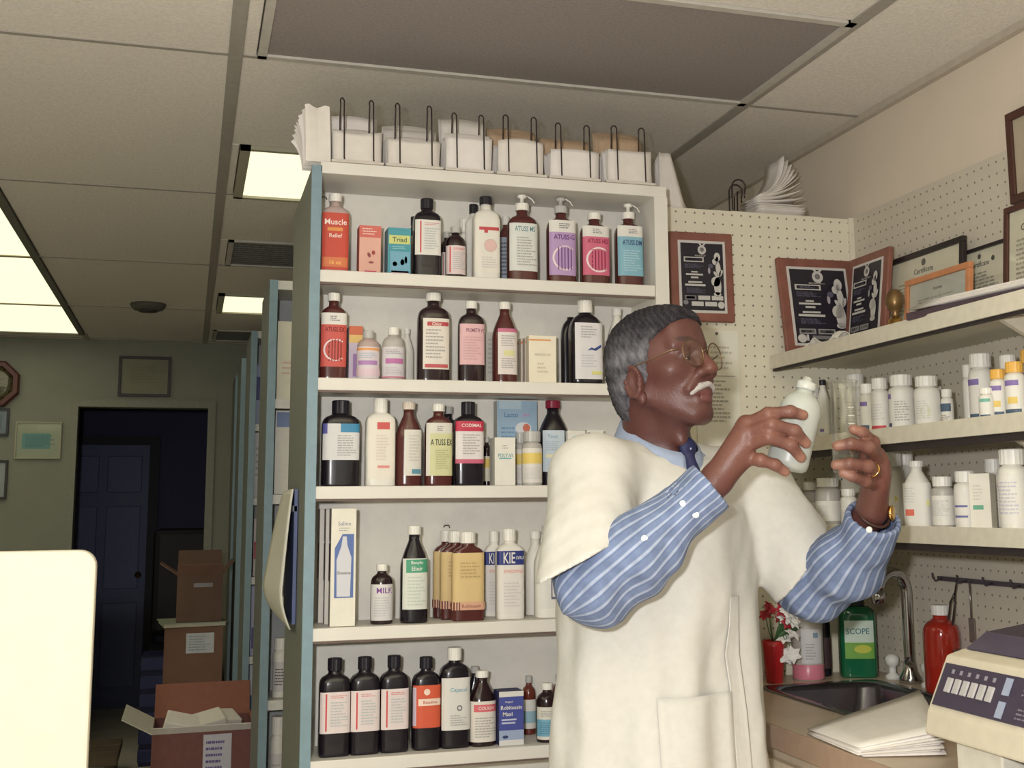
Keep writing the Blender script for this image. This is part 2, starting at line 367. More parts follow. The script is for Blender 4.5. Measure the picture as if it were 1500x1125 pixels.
for (px, py, i) in ((475, 291, 0), (647, 436, 1), (830, 760, 3), (655, 772, 3), (476, 815, 3)):
    p = onY(px, py, YP-.006); U(MB().tube([(p[0]-.007, YP-.001, p[2]), (p[0]-.005, YP-.006, p[2]+.004), (p[0]+.004, YP-.006, p[2]+.004), (p[0]+.006, YP-.006, p[2]-.002)], .0014, 6), 'shelf_hook', WIRE)

# units standing behind, in rows, left ends in line
def rear_unit(y0, label, zs, depth=.42):
    u = empty('shelving_unit', (.7, y0, 0), 0, label, 'shelf unit', 'shelf rows at the back')
    B = lambda mb, n, m: setattr(mb.build(n, m, u), 'matrix_parent_inverse', Matrix.Translation((-.7, -y0, 0)))
    B(MB().box(.236, .262, y0-.01, y0+.006, 0, 2.17), 'edge_strip', BLUESTEEL)
    B(MB().box(.236, .252, y0+.006, y0+depth, 0, 2.165), 'side_panel', mat((108, 112, 108), .5))
    B(MB().box(1.40, 1.42, y0, y0+depth, 0, 2.165), 'side_panel', mat((108, 112, 108), .5))
    B(MB().box(.252, 1.40, y0+.22, y0+.235, 0, 2.15), 'back_panel', mat((176, 178, 180), .6))
    for z in zs: B(MB().box(.2525, 1.3995, y0, y0+.2195, z-.03, z), 'shelf_board', mat((206, 204, 196), .5))
RZ = [2.17, 1.775, 1.465, 1.14, .82, .48, .15]
U2, U3, U4, U5 = 4.02, 5.22, 6.2, 7.0
rear_unit(U2, 'second shelf row, directly behind the front shelving unit', RZ)
rear_unit(U3, 'third shelf row back, with a pale box at its end', RZ)
rear_unit(U4, 'fourth shelf row back, thin blue-grey edge', RZ)
rear_unit(U5, 'last shelf row, nearest the back wall', RZ)

# ================================================================ BOTTLES AND BOXES
KIND = {  # section exponent, depth ratio, body profile (height, 0 = neck .. 1 = body width), neck ratio, cap start, cap ratio
    'pint':   (3.4, .60, [(0, .93), (.012, .985), (.03, 1), (.65, 1), (.70, .985), (.745, .93), (.785, .80), (.812, .58), (.832, .25), (.846, .05), (.86, 0), (.94, 0)], .37, .905, .45),
    'boston': (2.0, 1.0, [(0, .92), (.012, .98), (.03, 1), (.62, 1), (.67, .985), (.72, .92), (.76, .80), (.79, .6), (.815, .3), (.835, .08), (.85, 0), (.92, 0)], .40, .880, .48),
    'taper':  (2.6, .72, [(0, .94), (.012, .985), (.03, 1), (.55, 1), (.60, .96), (.66, .80), (.72, .58), (.78, .3), (.83, .06), (.85, 0), (.94, 0)], .40, .905, .47),
    'square': (5.0, .70, [(0, .94), (.012, .985), (.03, 1), (.68, 1), (.73, .97), (.77, .88), (.80, .66), (.82, .35), (.835, .08), (.85, 0), (.90, 0)], .42, .868, .46),
    'packer': (2.0, 1.0, [(0, .92), (.015, .985), (.04, 1), (.66, 1), (.70, .97), (.74, .85), (.77, .5), (.785, 0), (.85, 0)], .70, .80, .82),
    'packsq': (4.5, .85, [(0, .92), (.015, .985), (.04, 1), (.66, 1), (.71, .96), (.75, .75), (.775, .3), (.785, 0), (.85, 0)], .62, .80, .76),
    'jug':    (4.0, .62, [(0, .88), (.02, .97), (.05, 1), (.62, 1), (.68, .96), (.74, .80), (.79, .55), (.82, .25), (.84, 0), (.88, 0)], .36, .85, .44),
}
BM = {'brown': mat((88, 36, 34), .2, .05, coat=.4), 'black': mat((26, 19, 29), .25, .05, coat=.3), 'dark': mat((42, 22, 27), .2, .05, coat=.4),
      'white': mat((226, 222, 212), .4, .02), 'clear': milky((206, 200, 192), .25), 'pinkc': milky((206, 180, 172), .2), 'amber': mat((110, 46, 34), .15, .05, coat=.6)}
CM = {'white': mat((234, 230, 222), .4, .02), 'black': mat((30, 26, 38), .4, .03), 'clear': milky((214, 212, 208), .3), 'red': mat((150, 24, 56), .4), 'yellow': mat((236, 176, 70), .4), 'tan': mat((220, 205, 190), .5)}
def bottle(X, Y, z, wid, h, kind, body, cap, label, lab=None, rz=0., name='medicine_bottle', cat='bottle', group=None, pump=False, db=None, caph=None):
    n_, br, prof, nk, cs, cr = KIND[kind]
    if db: br = db
    if caph: cs = 1-caph
    root = empty(name, (X, Y, z+.0006), rz, label, cat, group)
    a = wid/2; b = a*br; rn = a*nk; seg = 28
    V = []; F = []
    def sect(s, hh, i):
        t = 2*math.pi*i/seg; ct, st = math.cos(t), math.sin(t); e = 2+(n_-2)*min(1, s*1.3); A = rn+(a-rn)*s; Bq = rn+(b-rn)*s
        k = (abs(ct)**e+abs(st)**e)**(-1/e); return (A*k*ct, Bq*k*st, hh)
    for (zz, s) in prof: V += [sect(s, min(zz, cs+.02)*h, i) for i in range(seg)]
    for k in range(len(prof)-1): F += [(k*seg+i, k*seg+(i+1) % seg, (k+1)*seg+(i+1) % seg, (k+1)*seg+i) for i in range(seg)]
    F += [tuple(range(seg))[::-1], tuple((len(prof)-1)*seg+i for i in range(seg))]
    mesh_from('body', V, F, BM[body] if isinstance(body, str) else body, root, True)
    if cap:
        cm = CM[cap] if isinstance(cap, str) else cap; R = a*cr
        c = MB().lathe([(R*.97, cs*h), (R, cs*h+.001), (R, h-.002), (R*.93, h-.0005), (0, h)], n=32, ridges=.035); c.sm = [False]*len(c.sm); co = c.build('cap', cm, root)
        if pump:
            MB().lathe([(R*.3, h), (R*.3, h+.012), (R*.7, h+.014), (R*.7, h+.02), (0, h+.021)], n=14).build('pump', cm, co)
            MB().tube([(0, 0, h+.017), (R*.9, 0, h+.018), (R*1.5, -.002, h+.012), (R*1.9, -.003, h+.002)], .0016, 6).build('spout', CM['white'], co)
    if lab:
        z0, z1, wr, lc, items = lab[:5]; off0 = lab[5] if len(lab) > 5 else 0
        # arc-length walk along the front of the body
        ts = np.linspace(-math.pi*1.45, math.pi*.45, 241); ct, st = np.cos(ts), np.sin(ts); kk = (np.abs(ct)**n_+np.abs(st)**n_)**(-1/n_)
        xs_, ys_ = a*kk*ct, b*kk*st; sl = np.concatenate([[0], np.cumsum(np.hypot(np.diff(xs_), np.diff(ys_)))]); mid = np.interp(-math.pi/2, ts, sl); sl -= mid
        nxv = np.gradient(ys_); nyv = -np.gradient(xs_); nl = np.hypot(nxv, nyv)+1e-9; nxv /= nl; nyv /= nl
        W = wr*wid; H = (z1-z0)*h; o0 = off0*wid
        def mp(x, y, off):
            s = x+o0; return (np.interp(s, sl, xs_)+np.interp(s, sl, nxv)*off, np.interp(s, sl, ys_)+np.interp(s, sl, nyv)*off, z0*h+y)
        nseg = 14; L = MB(); L.grid(lambda u, v: mp((u-.5)*W, v*H, .0005), nseg, 1); lo = L.build('label', mat(lc, .6, .02), root)
        Print(mp, W, H).run(items).build('label_print', lo)
    return root
def fbottle(xl, xr, yt, zs, Y, kind, body, cap, label, lab=None, **k):
    """bottle on a shelf that faces the camera: pixel extent gives its real width and height at depth Y"""
    p0 = onY(xl, yt+40, Y); p1 = onY(xr, yt+40, Y); tp = onY((xl+xr)/2, yt, Y)
    br = k.get('db') or KIND[kind][1]; wid = (p1[0]-p0[0])*(1/(.94+.12*br))
    Y = min(max(Y, UY0+wid*br/2+.004), YP-wid*br/2-.004)
    nx = min([q for q in SH if q > zs+.05])-.029-(.024 if k.get('pump') else .004)
    return bottle((p0[0]+p1[0])/2, Y, zs, wid, min(tp[2], nx)-zs, kind, body, cap, label, lab, **k)
def sbottle(xl, xr, yt, zs, X, kind, body, cap, label, lab=None, rz=-1.0, **k):
    """bottle on a side-wall shelf at distance X from the aisle axis"""
    m = onX((xl+xr)/2, yt+35, X); dep = float(np.dot(m-CAM, _f)); wid = (xr-xl)*dep/FPX
    if m[1] > YP-.03:      # keep it in front of the partition
        m = onY((xl+xr)/2, yt+35, YP-.032); dep = float(np.dot(m-CAM, _f)); wid = (xr-xl)*dep/FPX
    tp = J((xl+xr)/2, yt, dep)
    return bottle(m[0], m[1], zs, wid, tp[2]-zs, kind, body, cap, label, lab, rz=rz, **k)
def carton(x0, x1, Y0, dep, z, h, label, face, side=None, top=None, items=(), rz=0, name='medicine_box', cat='box', group=None, sitems=()):
    X = (x0+x1)/2; W = x1-x0; root = empty(name, (X, Y0+dep/2, z+.0006), rz, label, cat, group)
    b = MB().box(-W/2, W/2, -dep/2, dep/2, 0, h, min(.0012, W*.05)).build('carton', mat(side or face, .6, .03), root)
    fp = MB().add([(-W/2+.0005, -dep/2-.0004, .0005), (W/2-.0005, -dep/2-.0004, .0005), (W/2-.0005, -dep/2-.0004, h-.0005), (-W/2+.0005, -dep/2-.0004, h-.0005)], [(0, 1, 2, 3)]).build('front_panel', mat(face, .55, .03), root)
    Print(lambda x, y, o: (x, -dep/2-.0002-o, y), W, h).run(items).build('label_print', fp)
    if sitems: Print(lambda x, y, o: (-W/2-.0001-o, -x, y), dep, h).run(sitems).build('side_print', b)
    return root
def fbox(xl, xr, yt, zs, Y0, dep, label, face, **k):
    p0 = onY(xl, yt+40, Y0); p1 = onY(xr, yt+40, Y0); tp = onY((xl+xr)/2, yt, Y0)
    nx = min([q for q in SH if q > zs+.05])-.0325
    return carton(p0[0], p1[0], Y0, dep, zs, min(tp[2], nx)-zs, label, face, **k)
# ================================================================ WHAT STANDS ON THE FRONT SHELVING
INK = (90, 84, 92); RED = (214, 60, 66); PINK = (226, 150, 160); LBL = (224, 220, 212); TEAL = (70, 140, 160); VIO = (150, 90, 160); GREYI = (168, 164, 160)
YA, YM, YZ = 2.650, 2.690, 2.735           # front, middle and back standing rows
def plain(bar=None, barv=(.80, .92), txt=None, n=5):
    it = []
    if bar: it.append(('b', -.8, .8, barv[0], barv[1], bar))
    if txt: it.append(('t', txt, 0, (barv[0]+barv[1])/2, (barv[1]-barv[0])*.6, LBL if bar else INK, .8))
    return it+[('l', -.75, .75, .12, .72, n, GREYI)]
def redline(): return [('b', -.62, -.52, .06, .96, RED), ('l', -.3, .8, .84, .93, 1, (216, 120, 120)), ('l', -.3, .8, .15, .78, 6, (176, 186, 184))]
def globe(c, dark, txt):   # white top, coloured field with a big C round a grid
    it = [('b', -1, 1, .0, .78, c), ('l', -.3, .5, .84, .95, 2, (120, 112, 120)), ('t', txt, .05, .69, .09, dark, .72)]
    it += [('b', -.4+.22*i, -.33+.22*i, .1, .5, dark, 2) for i in range(5)]+[('b', -.5, .75, .12+.095*i, .14+.095*i, c, 4) for i in range(5)]
    return it+[('r', .1, .31, .40, .06, (236, 214, 214), 50, 310)]
S = SH
# ---- top shelf
z = S[1]
fbottle(470, 511, 285, z, YA, 'square', 'pinkc', 'white', 'clear bottle with orange-red label at the left end of the top shelf',
        (.03, .74, 1.0, (214, 76, 58), [('t', 'Muscle', 0, .84, .10, (244, 226, 214), .8), ('b', -.6, .5, .68, .74, (236, 150, 70)), ('t', 'Relief', 0, .60, .07, (244, 226, 214), .7), ('b', -.9, .9, .05, .22, (226, 120, 70)), ('t', '16 oz', 0, .13, .07, (250, 190, 90), .5)]), caph=.10)
fbox(526, 558, 331, z, 2.64, .04, 'small pink and red medicine box on the top shelf', (228, 170, 150), side=(212, 110, 100), items=[('b', -1, 1, .76, 1, (220, 104, 92)), ('l', -.7, .7, .8, .96, 2, (240, 210, 200)), ('d', -.1, .4, .07, .12, (150, 70, 70), .4), ('d', .3, .45, .08, .1, (170, 60, 60)), ('d', .1, .25, .12, .05, (150, 70, 70)), ('b', -.5, .6, .02, .08, (206, 60, 90))])
fbox(568, 602, 334, z, 2.635, .05, 'teal medicine box with a yellow band on the top shelf', (70, 156, 172), side=(120, 160, 176), items=[('b', -.9, .9, .66, .84, (206, 212, 120)), ('t', 'Triad', 0, .75, .1, (50, 80, 80), .8), ('l', -.6, .6, .54, .62, 1, (150, 210, 214)), ('b', -.8, .9, .06, .5, (110, 170, 196)), ('d', -.4, .24, .1, .1, (40, 60, 110)), ('d', .25, .28, .09, .13, (40, 60, 110)), ('d', .55, .33, .06, .16, (40, 60, 110)), ('b', -.7, .8, .02, .1, (226, 190, 200))])
BK = 'black bottles with red-lined white labels'
fbottle(596, 616, 318, z, YZ, 'square', 'black', 'black', 'black bottle half hidden behind the tall black one on the top shelf', (.12, .70, .9, LBL, redline()), group=BK)
fbottle(605, 645, 292, z, YA, 'square', 'black', 'black', 'tall black bottle with red-lined white label on the top shelf', (.27, .71, 1.0, LBL, redline()), group=BK, caph=.13)
fbottle(644, 664, 340, z, YZ, 'boston', 'dark', 'clear', 'little dark bottle behind another of its kind on the top shelf', (.1, .6, 1.1, LBL, redline()))
fbottle(652, 682, 333, z, YA, 'boston', 'dark', 'clear', 'little dark bottle with clear cap and red-lined label on the top shelf', (.08, .62, 1.2, (228, 206, 204), redline()), db=.8)
fbottle(670, 692, 322, z, YZ, 'packsq', 'white', 'white', 'short plain white bottle behind the white ones on the top shelf')
fbottle(680, 707, 300, z, 2.725, 'square', 'white', 'black', 'white bottle with black cap, the rear of two on the top shelf', caph=.12)
fbottle(692, 731, 289, z, YA, 'square', 'white', 'black', 'white bottle with black cap and red print on the top shelf', (.08, .72, .95, (228, 222, 210), [('b', -.7, .9, .78, .84, (206, 70, 76)), ('b', -.3, .0, .73, .8, (206, 70, 76)), ('d', .2, .5, .22, .22, (226, 186, 178)), ('r', .2, .5, .24, .03, (214, 170, 164)), ('l', -.5, .7, .08, .3, 3, (206, 196, 190))]), caph=.10)
fbottle(730, 752, 318, z, YZ, 'boston', 'brown', 'white', 'brown bottle hidden behind the pump bottle on the top shelf', (.1, .7, 1.0, (150, 160, 176), [('l', -.8, .8, .1, .9, 6, INK)]), db=.7)
fbottle(743, 786, 293, z, YA, 'pint', 'brown', 'white', 'brown bottle with white label, teal heading and white pump', (.13, .73, 1.02, (216, 218, 212), [('t', 'ATUSS MS', .05, .88, .11, (70, 126, 140), .68), ('l', -.5, .8, .1, .72, 7, GREYI)]), pump=True)
fbottle(801, 842, 303, z, YA, 'pint', 'brown', 'clear', 'brown bottle with purple globe label on the top shelf', (.10, .80, 1.02, LBL, globe((186, 150, 200), (110, 50, 130), 'ATUSS-G')), group='globe label bottles', pump=True)
fbottle(850, 891, 313, z, YA, 'pint', 'brown', 'white', 'brown bottle with crimson pink globe label on the top shelf', (.13, .80, 1.02, LBL, globe((218, 100, 130), (150, 26, 70), 'ATUSS HD')), group='globe label bottles')
fbottle(901, 940, 312, z, YA, 'pint', 'brown', 'white', 'brown bottle with sky blue label at the right end of the top shelf', (.14, .80, 1.02, LBL, [('b', -1, 1, 0, .78, (126, 180, 200)), ('l', -.2, .5, .84, .94, 2, (130, 120, 130)), ('t', 'ATUSS DM', .05, .66, .10, (40, 60, 120), .70), ('l', -.6, .8, .08, .52, 6, (176, 210, 220))]), pump=True, group='globe label bottles')
# ---- second shelf
z = S[2]
fbottle(469, 508, 430, z, YA, 'pint', 'brown', 'white', 'brown bottle with red globe label at the left end of the second shelf', (.14, .76, 1.02, LBL, globe((216, 84, 74), (120, 24, 30), 'ATUSS EX')), group='globe label bottles')
fbox(511, 531, 478, z, 2.69, .05, 'narrow white box with orange and yellow top on the second shelf', (216, 196, 214), items=[('b', -1, 1, .82, 1, (226, 110, 70)), ('b', -1, 1, .70, .84, (244, 200, 110)), ('b', -.4, .3, .1, .5, (176, 130, 190))])
fbottle(522, 556, 485, z, YA, 'boston', 'pinkc', 'clear', 'squat clear bottle with orange-striped label on the second shelf', (.03, .66, 1.3, (222, 208, 214), [('b', -1, 1, .88, .96, (236, 160, 90)), ('b', -.8, .6, .42, .56, (180, 130, 190)), ('l', -.7, .7, .62, .82, 2, (170, 190, 200)), ('b', -1, 1, .08, .3, (226, 196, 206))]), db=.8, caph=.16)
fbottle(559, 593, 480, z, YA, 'boston', 'clear', 'white', 'squat clear bottle with a purple oval on its label, second shelf', (.04, .62, 1.3, (214, 208, 212), [('l', -.6, .6, .76, .92, 2, (150, 146, 152)), ('b', -.6, .6, .46, .62, (196, 110, 170)), ('l', -.6, .6, .1, .36, 3, (190, 180, 186)), ('b', -1, 1, 0, .05, (206, 120, 140))]), db=.8, caph=.15)
fbottle(586, 606, 482, z, YZ, 'taper', 'white', 'white', 'slim pale bottle at the back of the second shelf')
fbottle(611, 658, 430, z, YA, 'pint', 'dark', 'white', 'large dark brown bottle with red bars on its white label, second shelf', (.13, .70, .86, (226, 216, 204), [('b', -.7, .9, .85, .93, (196, 70, 74)), ('t', 'Chlor', 0, .89, .06, LBL, .5), ('l', -.8, .6, .2, .8, 6, GREYI), ('b', -.85, .8, .03, .1, (204, 84, 88))], .06))
fbottle(671, 709, 442, z, YA, 'pint', 'dark', 'white', 'dark bottle with all-pink label on the second shelf', (.21, .71, 1.02, (228, 178, 182), [('t', 'PROMETH VC', .2, .84, .09, (120, 50, 80), .7), ('l', -.7, .7, .1, .7, 6, (206, 160, 164))]))
fbox(712, 726, 487, z, 2.70, .05, 'thin grey box standing behind the tall brown bottle', (196, 190, 180), items=[('l', -.6, .6, .2, .9, 5, GREYI)])
fbottle(721, 757, 443, z, YA, 'taper', 'brown', 'white', 'tall brown bottle with sloping shoulders, pink-topped label, second shelf', (.10, .66, .92, (224, 214, 208), [('b', -1, 1, .92, 1, (206, 110, 140)), ('b', -.5, .5, .4, .52, (220, 214, 150)), ('l', -.7, .7, .12, .36, 3, GREYI), ('l', -.7, .7, .6, .86, 3, GREYI)], .1))
for i, (a, b) in enumerate(((757, 768), (763, 773), (769, 779))):
    fbox(a, b, 497-i, z, 2.742-.024*i-.03, .02, 'cream box with orange rim, %s of the four in a row' % ('rearmost', 'second from the back', 'third from the back')[i], (210, 196, 180), group='cream boxes in a row', items=[('b', -1, 1, .88, .93, (226, 130, 70))])
fbox(775, 815, 492, z, 2.630, .026, 'cream box with thin orange rim, frontmost of the four in a row', (232, 222, 198), group='cream boxes in a row', items=[('b', -1, .6, .89, .92, (230, 150, 80)), ('t', 'ANUSOL-HC', 0, .6, .05, (176, 160, 140), .6), ('l', -.4, .4, .2, .45, 2, (206, 190, 166))])
fbottle(822, 850, 450, z, YZ, 'jug', 'black', None, 'black bottle behind the black one with a blue squiggle', db=.5)
fbottle(834, 880, 441, z, YA, 'jug', 'black', 'white', 'black bottle with a blue squiggle on its white label, second shelf', (.06, .72, .92, (220, 216, 218), [('l', -.6, .5, .72, .95, 3, GREYI), ('p', [(-.2, .50), (.1, .56), (.3, .54), (.8, .62), (.8, .57), (.4, .50), (.1, .52)], (50, 74, 140)), ('b', .1, .8, .08, .14, (220, 214, 120)), ('l', -.6, .6, .2, .44, 3, (196, 192, 196))], .04))
fbottle(889, 918, 452, z, YM, 'taper', 'white', 'white', 'white bottle behind the head of the man, second shelf')
# ---- third shelf
z = S[3]
fbottle(482, 500, 590, z, YZ, 'taper', 'white', 'clear', 'pale bottle whose cap shows behind the black jug')
fbottle(471, 526, 587, z, YA+.012, 'square', 'black', 'black', 'wide black bottle with blue-topped label at the left end of the third shelf', (.30, .72, 1.05, (216, 214, 214), [('b', -.05, 1, .76, 1, (60, 140, 186)), ('b', -1, -.72, .72, 1, (90, 90, 170)), ('l', -.2, .8, .1, .7, 6, GREYI)], .0), caph=.16, db=.62)
fbottle(535, 579, 584, z, YA, 'square', 'white', 'white', 'white plastic bottle with red lettering on the third shelf', (.08, .76, .9, (228, 220, 206), [('b', -.35, .6, .82, .94, (214, 84, 80)), ('l', -.4, .6, .3, .74, 6, (216, 200, 188)), ('b', -.3, .6, .18, .22, (226, 130, 124))]), caph=.17)
fbottle(579, 618, 589, z, YA, 'taper', 'brown', 'tan', 'brown bottle with a curling white label on the third shelf', (.12, .66, .72, (218, 214, 204), [('l', -.5, .7, .3, .9, 6, (196, 190, 180)), ('b', -.2, .8, .04, .14, (90, 146, 170))], .14))
fbottle(640, 672, 596, z, YZ, 'pint', 'black', 'clear', 'dark bottle with red label edge behind the yellow-labelled one', (.33, .76, 1.0, LBL, [('b', -1, 1, .8, 1, (206, 50, 80)), ('b', -1, 1, 0, .12, (206, 70, 110))]))
fbottle(622, 662, 592, z, YA-.005, 'pint', 'brown', 'white', 'brown bottle with pale yellow-green label on the third shelf', (.12, .76, 1.02, (216, 212, 200), [('b', -.7, 1, .0, .80, (206, 204, 150)), ('l', -.2, .4, .84, .95, 2, (140, 134, 130)), ('t', 'A TUSS EX', .12, .63, .12, (50, 50, 50), .78), ('l', -.3, .8, .12, .5, 6, (176, 172, 120))]))
fbottle(664, 707, 589, z, YA, 'square', 'black', 'black', 'black bottle with red-and-white label on the third shelf', (.26, .76, 1.02, (222, 214, 212), [('b', -1, 1, .76, 1, (206, 46, 74)), ('t', 'CODIMAL', .1, .9, .08, LBL, .7), ('b', -1, 1, 0, .1, (206, 90, 120)), ('l', -.5, .8, .2, .7, 5, GREYI)]), caph=.16)
fbottle(706, 720, 640, z, YZ, 'boston', 'dark', 'clear', 'tiny dark bottle with yellow label next to the small white box', (.1, .6, 1.2, (222, 214, 190), [('b', -1, 1, .55, .9, (230, 196, 90))]))
fbox(728, 787, 580, z, 2.725, .035, 'large pale blue carton at the back of the third shelf', (150, 180, 206), side=(190, 190, 186), items=[('t', 'Lacto', -.3, .83, .055, (60, 120, 170), .45), ('t', 'plus', .45, .83, .05, (206, 130, 180), .35), ('d', .3, .67, .2, .16, (214, 216, 220)), ('d', .45, .68, .09, .1, (216, 110, 90)), ('b', -.9, .2, .9, 1, (176, 200, 214)), ('l', -.8, .1, .4, .7, 4, (110, 150, 190))])
fbox(725, 755, 641, z, 2.625, .05, 'small white box with teal lettering on the third shelf', (224, 220, 208), items=[('t', 'POLY-VI', 0, .62, .08, (50, 150, 160), .7), ('b', -.6, .6, .55, .57, (90, 170, 180)), ('l', -.3, .3, .75, .85, 1, GREYI)])
yl = [('b', -1, 1, .55, .86, (232, 200, 96)), ('l', -.7, .7, .1, .45, 4, (200, 196, 196))]
fbottle(752, 774, 634, z, YZ-.01, 'packer', 'clear', 'clear', 'little clear bottle with yellow band, the rear of two on the third shelf', (.05, .68, 1.2, (222, 216, 208), yl), group='yellow banded bottles')
fbottle(764, 794, 632, z, YA, 'packer', 'clear', 'clear', 'little clear bottle with yellow band, the front one on the third shelf', (.05, .68, 1.3, (222, 216, 208), yl), group='yellow banded bottles', db=.85)
fbottle(788, 832, 586, z, YM+.008, 'taper', 'black', 'red', 'black bottle with dark red cap and bluish label on the third shelf', (.16, .64, .74, (190, 204, 216), [('t', 'Tinct', -.1, .85, .09, (110, 150, 176), .6), ('l', -.7, .6, .5, .75, 3, (160, 180, 196)), ('b', -.7, .6, .34, .42, (222, 216, 170)), ('l', -.6, .6, .06, .28, 3, (170, 186, 200))], -.08))
fbox(832, 858, 631, z, 2.66, .05, 'white box with teal square near the shoulder of the man', (222, 218, 208), items=[('b', -.4, .7, .3, .9, (140, 200, 206)), ('l', -.3, .6, .4, .8, 3, (100, 170, 180))])
fbox(860, 885, 630, z, 2.68, .05, 'white and teal box with a black bar just above the shoulder of the man', (222, 220, 208), items=[('b', -.9, -.6, .1, .95, (40, 36, 40)), ('b', -.4, 1, .7, .9, (140, 196, 190))])
# ---- fourth shelf
z = S[4]
sx = [('b', -1, 1, .38, .70, (90, 64, 70)), ('b', -1, 1, .72, 1, (176, 160, 156))]
for i, (a, b, n) in enumerate(((468, 500, 'rearmost'), (477, 510, 'middle'))):
    fbox(a, b, 746, z, 2.735-.04*i-.02, .024, 'tall white carton picturing a blue bottle, %s of three at the left end' % n, (214, 208, 196), side=(168, 160, 152), sitems=sx, group='tall cartons picturing a bottle')
fbox(485, 522, 745, z, 2.618, .03, 'tall white carton picturing a blue bottle, frontmost of three at the left end', (228, 222, 206), side=(168, 160, 152), sitems=sx, group='tall cartons picturing a bottle',
     items=[('t', 'Saline', .05, .87, .035, (150, 150, 160), .7), ('l', -.4, .5, .8, .84, 1, GREYI), ('b', -.7, .8, .24, .78, (84, 110, 176)), ('p', [(-.5, .25), (.55, .25), (.62, .58), (.3, .68), (.22, .76), (-.08, .76), (-.18, .68), (-.55, .56)], (206, 206, 214)), ('t', 'Douche', .05, .45, .025, (140, 120, 150), .5), ('p', [(-.7, .78), (-.1, .78), (-.7, .66)], (228, 222, 206))])
fbottle(542, 576, 826, z, YA, 'boston', 'dark', 'white', 'small dark bottle with purple heading on its label, fourth shelf', (.06, .66, 1.25, (214, 210, 210), [('t', 'MILK', .15, .83, .16, (130, 66, 150), .6), ('l', -.6, .6, .1, .66, 5, (190, 188, 188))]), db=.85)
fbottle(586, 627, 770, z, YA, 'taper', 'black', 'white', 'tall black bottle with green heading on its label, fourth shelf', (.14, .66, 1.0, (216, 218, 208), [('b', -.7, 1, .72, .98, (70, 160, 120)), ('t', 'Benylin', .1, .91, .08, LBL, .7), ('t', 'Elixir', .1, .80, .08, LBL, .4), ('l', -.6, .8, .06, .66, 6, (190, 200, 186))]), db=.8)
for i, (a, b, n, Y) in enumerate(((635, 675, 'rearmost', 2.737), (645, 690, 'middle', 2.694), (662, 708, 'frontmost', 2.648))):
    fbottle(a, b, 777+i, z, Y, 'square', 'brown', 'white', 'brown bottle with mustard yellow label, %s of three on the fourth shelf' % n, (.12, .76, 1.35, (216, 184, 122), [('l', -.4, .6, .55, .85, 3, (186, 156, 96)), ('b', -1, 1, .0, .14, (214, 160, 130)), ('b', -1, -.42, .0, .14, (110, 60, 50)), ('t', 'Robitussin', .1, .07, .06, (150, 60, 50), .5)]), db=.42, group='yellow label bottles')
kie = [('b', -1, 1, .76, .98, (40, 52, 130)), ('t', 'KIE', -.15, .87, .17, LBL, .36), ('t', 'SYRUP', .55, .87, .05, LBL, .28), ('t', 'EPHEDRINE', .1, .66, .05, (230, 150, 140), .6), ('l', -.5, .7, .1, .5, 5, (206, 200, 196))]
fbottle(709, 738, 778, z, YZ-.012, 'square', 'white', 'white', 'white bottle with navy band, the rear of two on the fourth shelf', (.06, .77, 1.2, (222, 216, 210), kie), group='navy banded bottles', db=.5)
fbottle(726, 766, 775, z, YA, 'square', 'white', 'white', 'white bottle with navy KIE band, the front one on the fourth shelf', (.06, .77, 1.2, (224, 218, 210), kie), group='navy banded bottles')
fbottle(768, 800, 778, z, YZ-.01, 'taper', 'white', 'white', 'plain white bottle to the right of the navy banded pair')
fbottle(782, 826, 770, z, YA, 'taper', 'white', 'clear', 'plain translucent white bottle beside the elbow of the man', (.1, .6, .8, (218, 214, 208), [('b', -.1, .6, .70, .76, (70, 66, 90)), ('b', -.1, 0, .2, .76, (90, 86, 110)), ('b', -.1, .8, .2, .25, (100, 100, 130))]))
# ---- fifth shelf
z = S[5]
for a, b, t, n in ((520, 548, 970, 'left'), (568, 592, 967, 'right')):
    fbottle(a, b, t, z, YZ-.005, 'square', 'black', 'black', 'black bottle in the back row of the fifth shelf, %s one' % n, group=BK, caph=.13, db=.6)
for a, b, t, n in ((467, 513, 964, 'leftmost'), (512, 556, 962, 'middle'), (556, 598, 960, 'rightmost')):
    fbottle(a, b, t, z, YA, 'square', 'black', 'black', 'black bottle with red-lined label, %s of three on the fifth shelf' % n, (.24, .66, 1.05, (222, 206, 204), redline()), group=BK, caph=.13, db=.75)
fbottle(603, 645, 962, z, YA, 'pint', 'black', 'black', 'black bottle with bright orange label on the fifth shelf', (.24, .70, 1.1, (222, 84, 50), [('b', -.6, .9, .52, .68, (238, 210, 190)), ('d', -.05, .84, .1, .1, (240, 210, 190)), ('t', 'Betadine', .15, .60, .07, (190, 90, 70), .6), ('b', -1, -.72, .05, .95, (200, 180, 200))]), db=.7, caph=.13)
fbottle(643, 688, 948, z, YA, 'pint', 'black', 'white', 'tall black bottle with teal heading on white label, fifth shelf', (.18, .70, 1.0, (216, 212, 206), [('t', 'Cepacol', .15, .76, .10, (80, 160, 180), .7), ('d', .2, .42, .09, .09, (110, 104, 110)), ('d', .2, .42, .05, .05, (216, 212, 206)), ('l', -.4, .7, .08, .3, 3, GREYI)]), db=.7, caph=.13)
fbottle(683, 708, 976, z, YZ-.01, 'taper', 'black', 'clear', 'black bottle whose clear cap shows behind the red-headed label', db=.6)
fbottle(686, 726, 982, z, YA, 'taper', 'dark', 'white', 'dark bottle with pinkish red heading on its label, fifth shelf', (.06, .60, 1.15, (220, 212, 202), [('b', -.7, .9, .74, .92, (222, 96, 106)), ('t', 'COUGH', .1, .83, .08, LBL, .6), ('l', -.6, .8, .1, .62, 5, GREYI)]), db=.85)
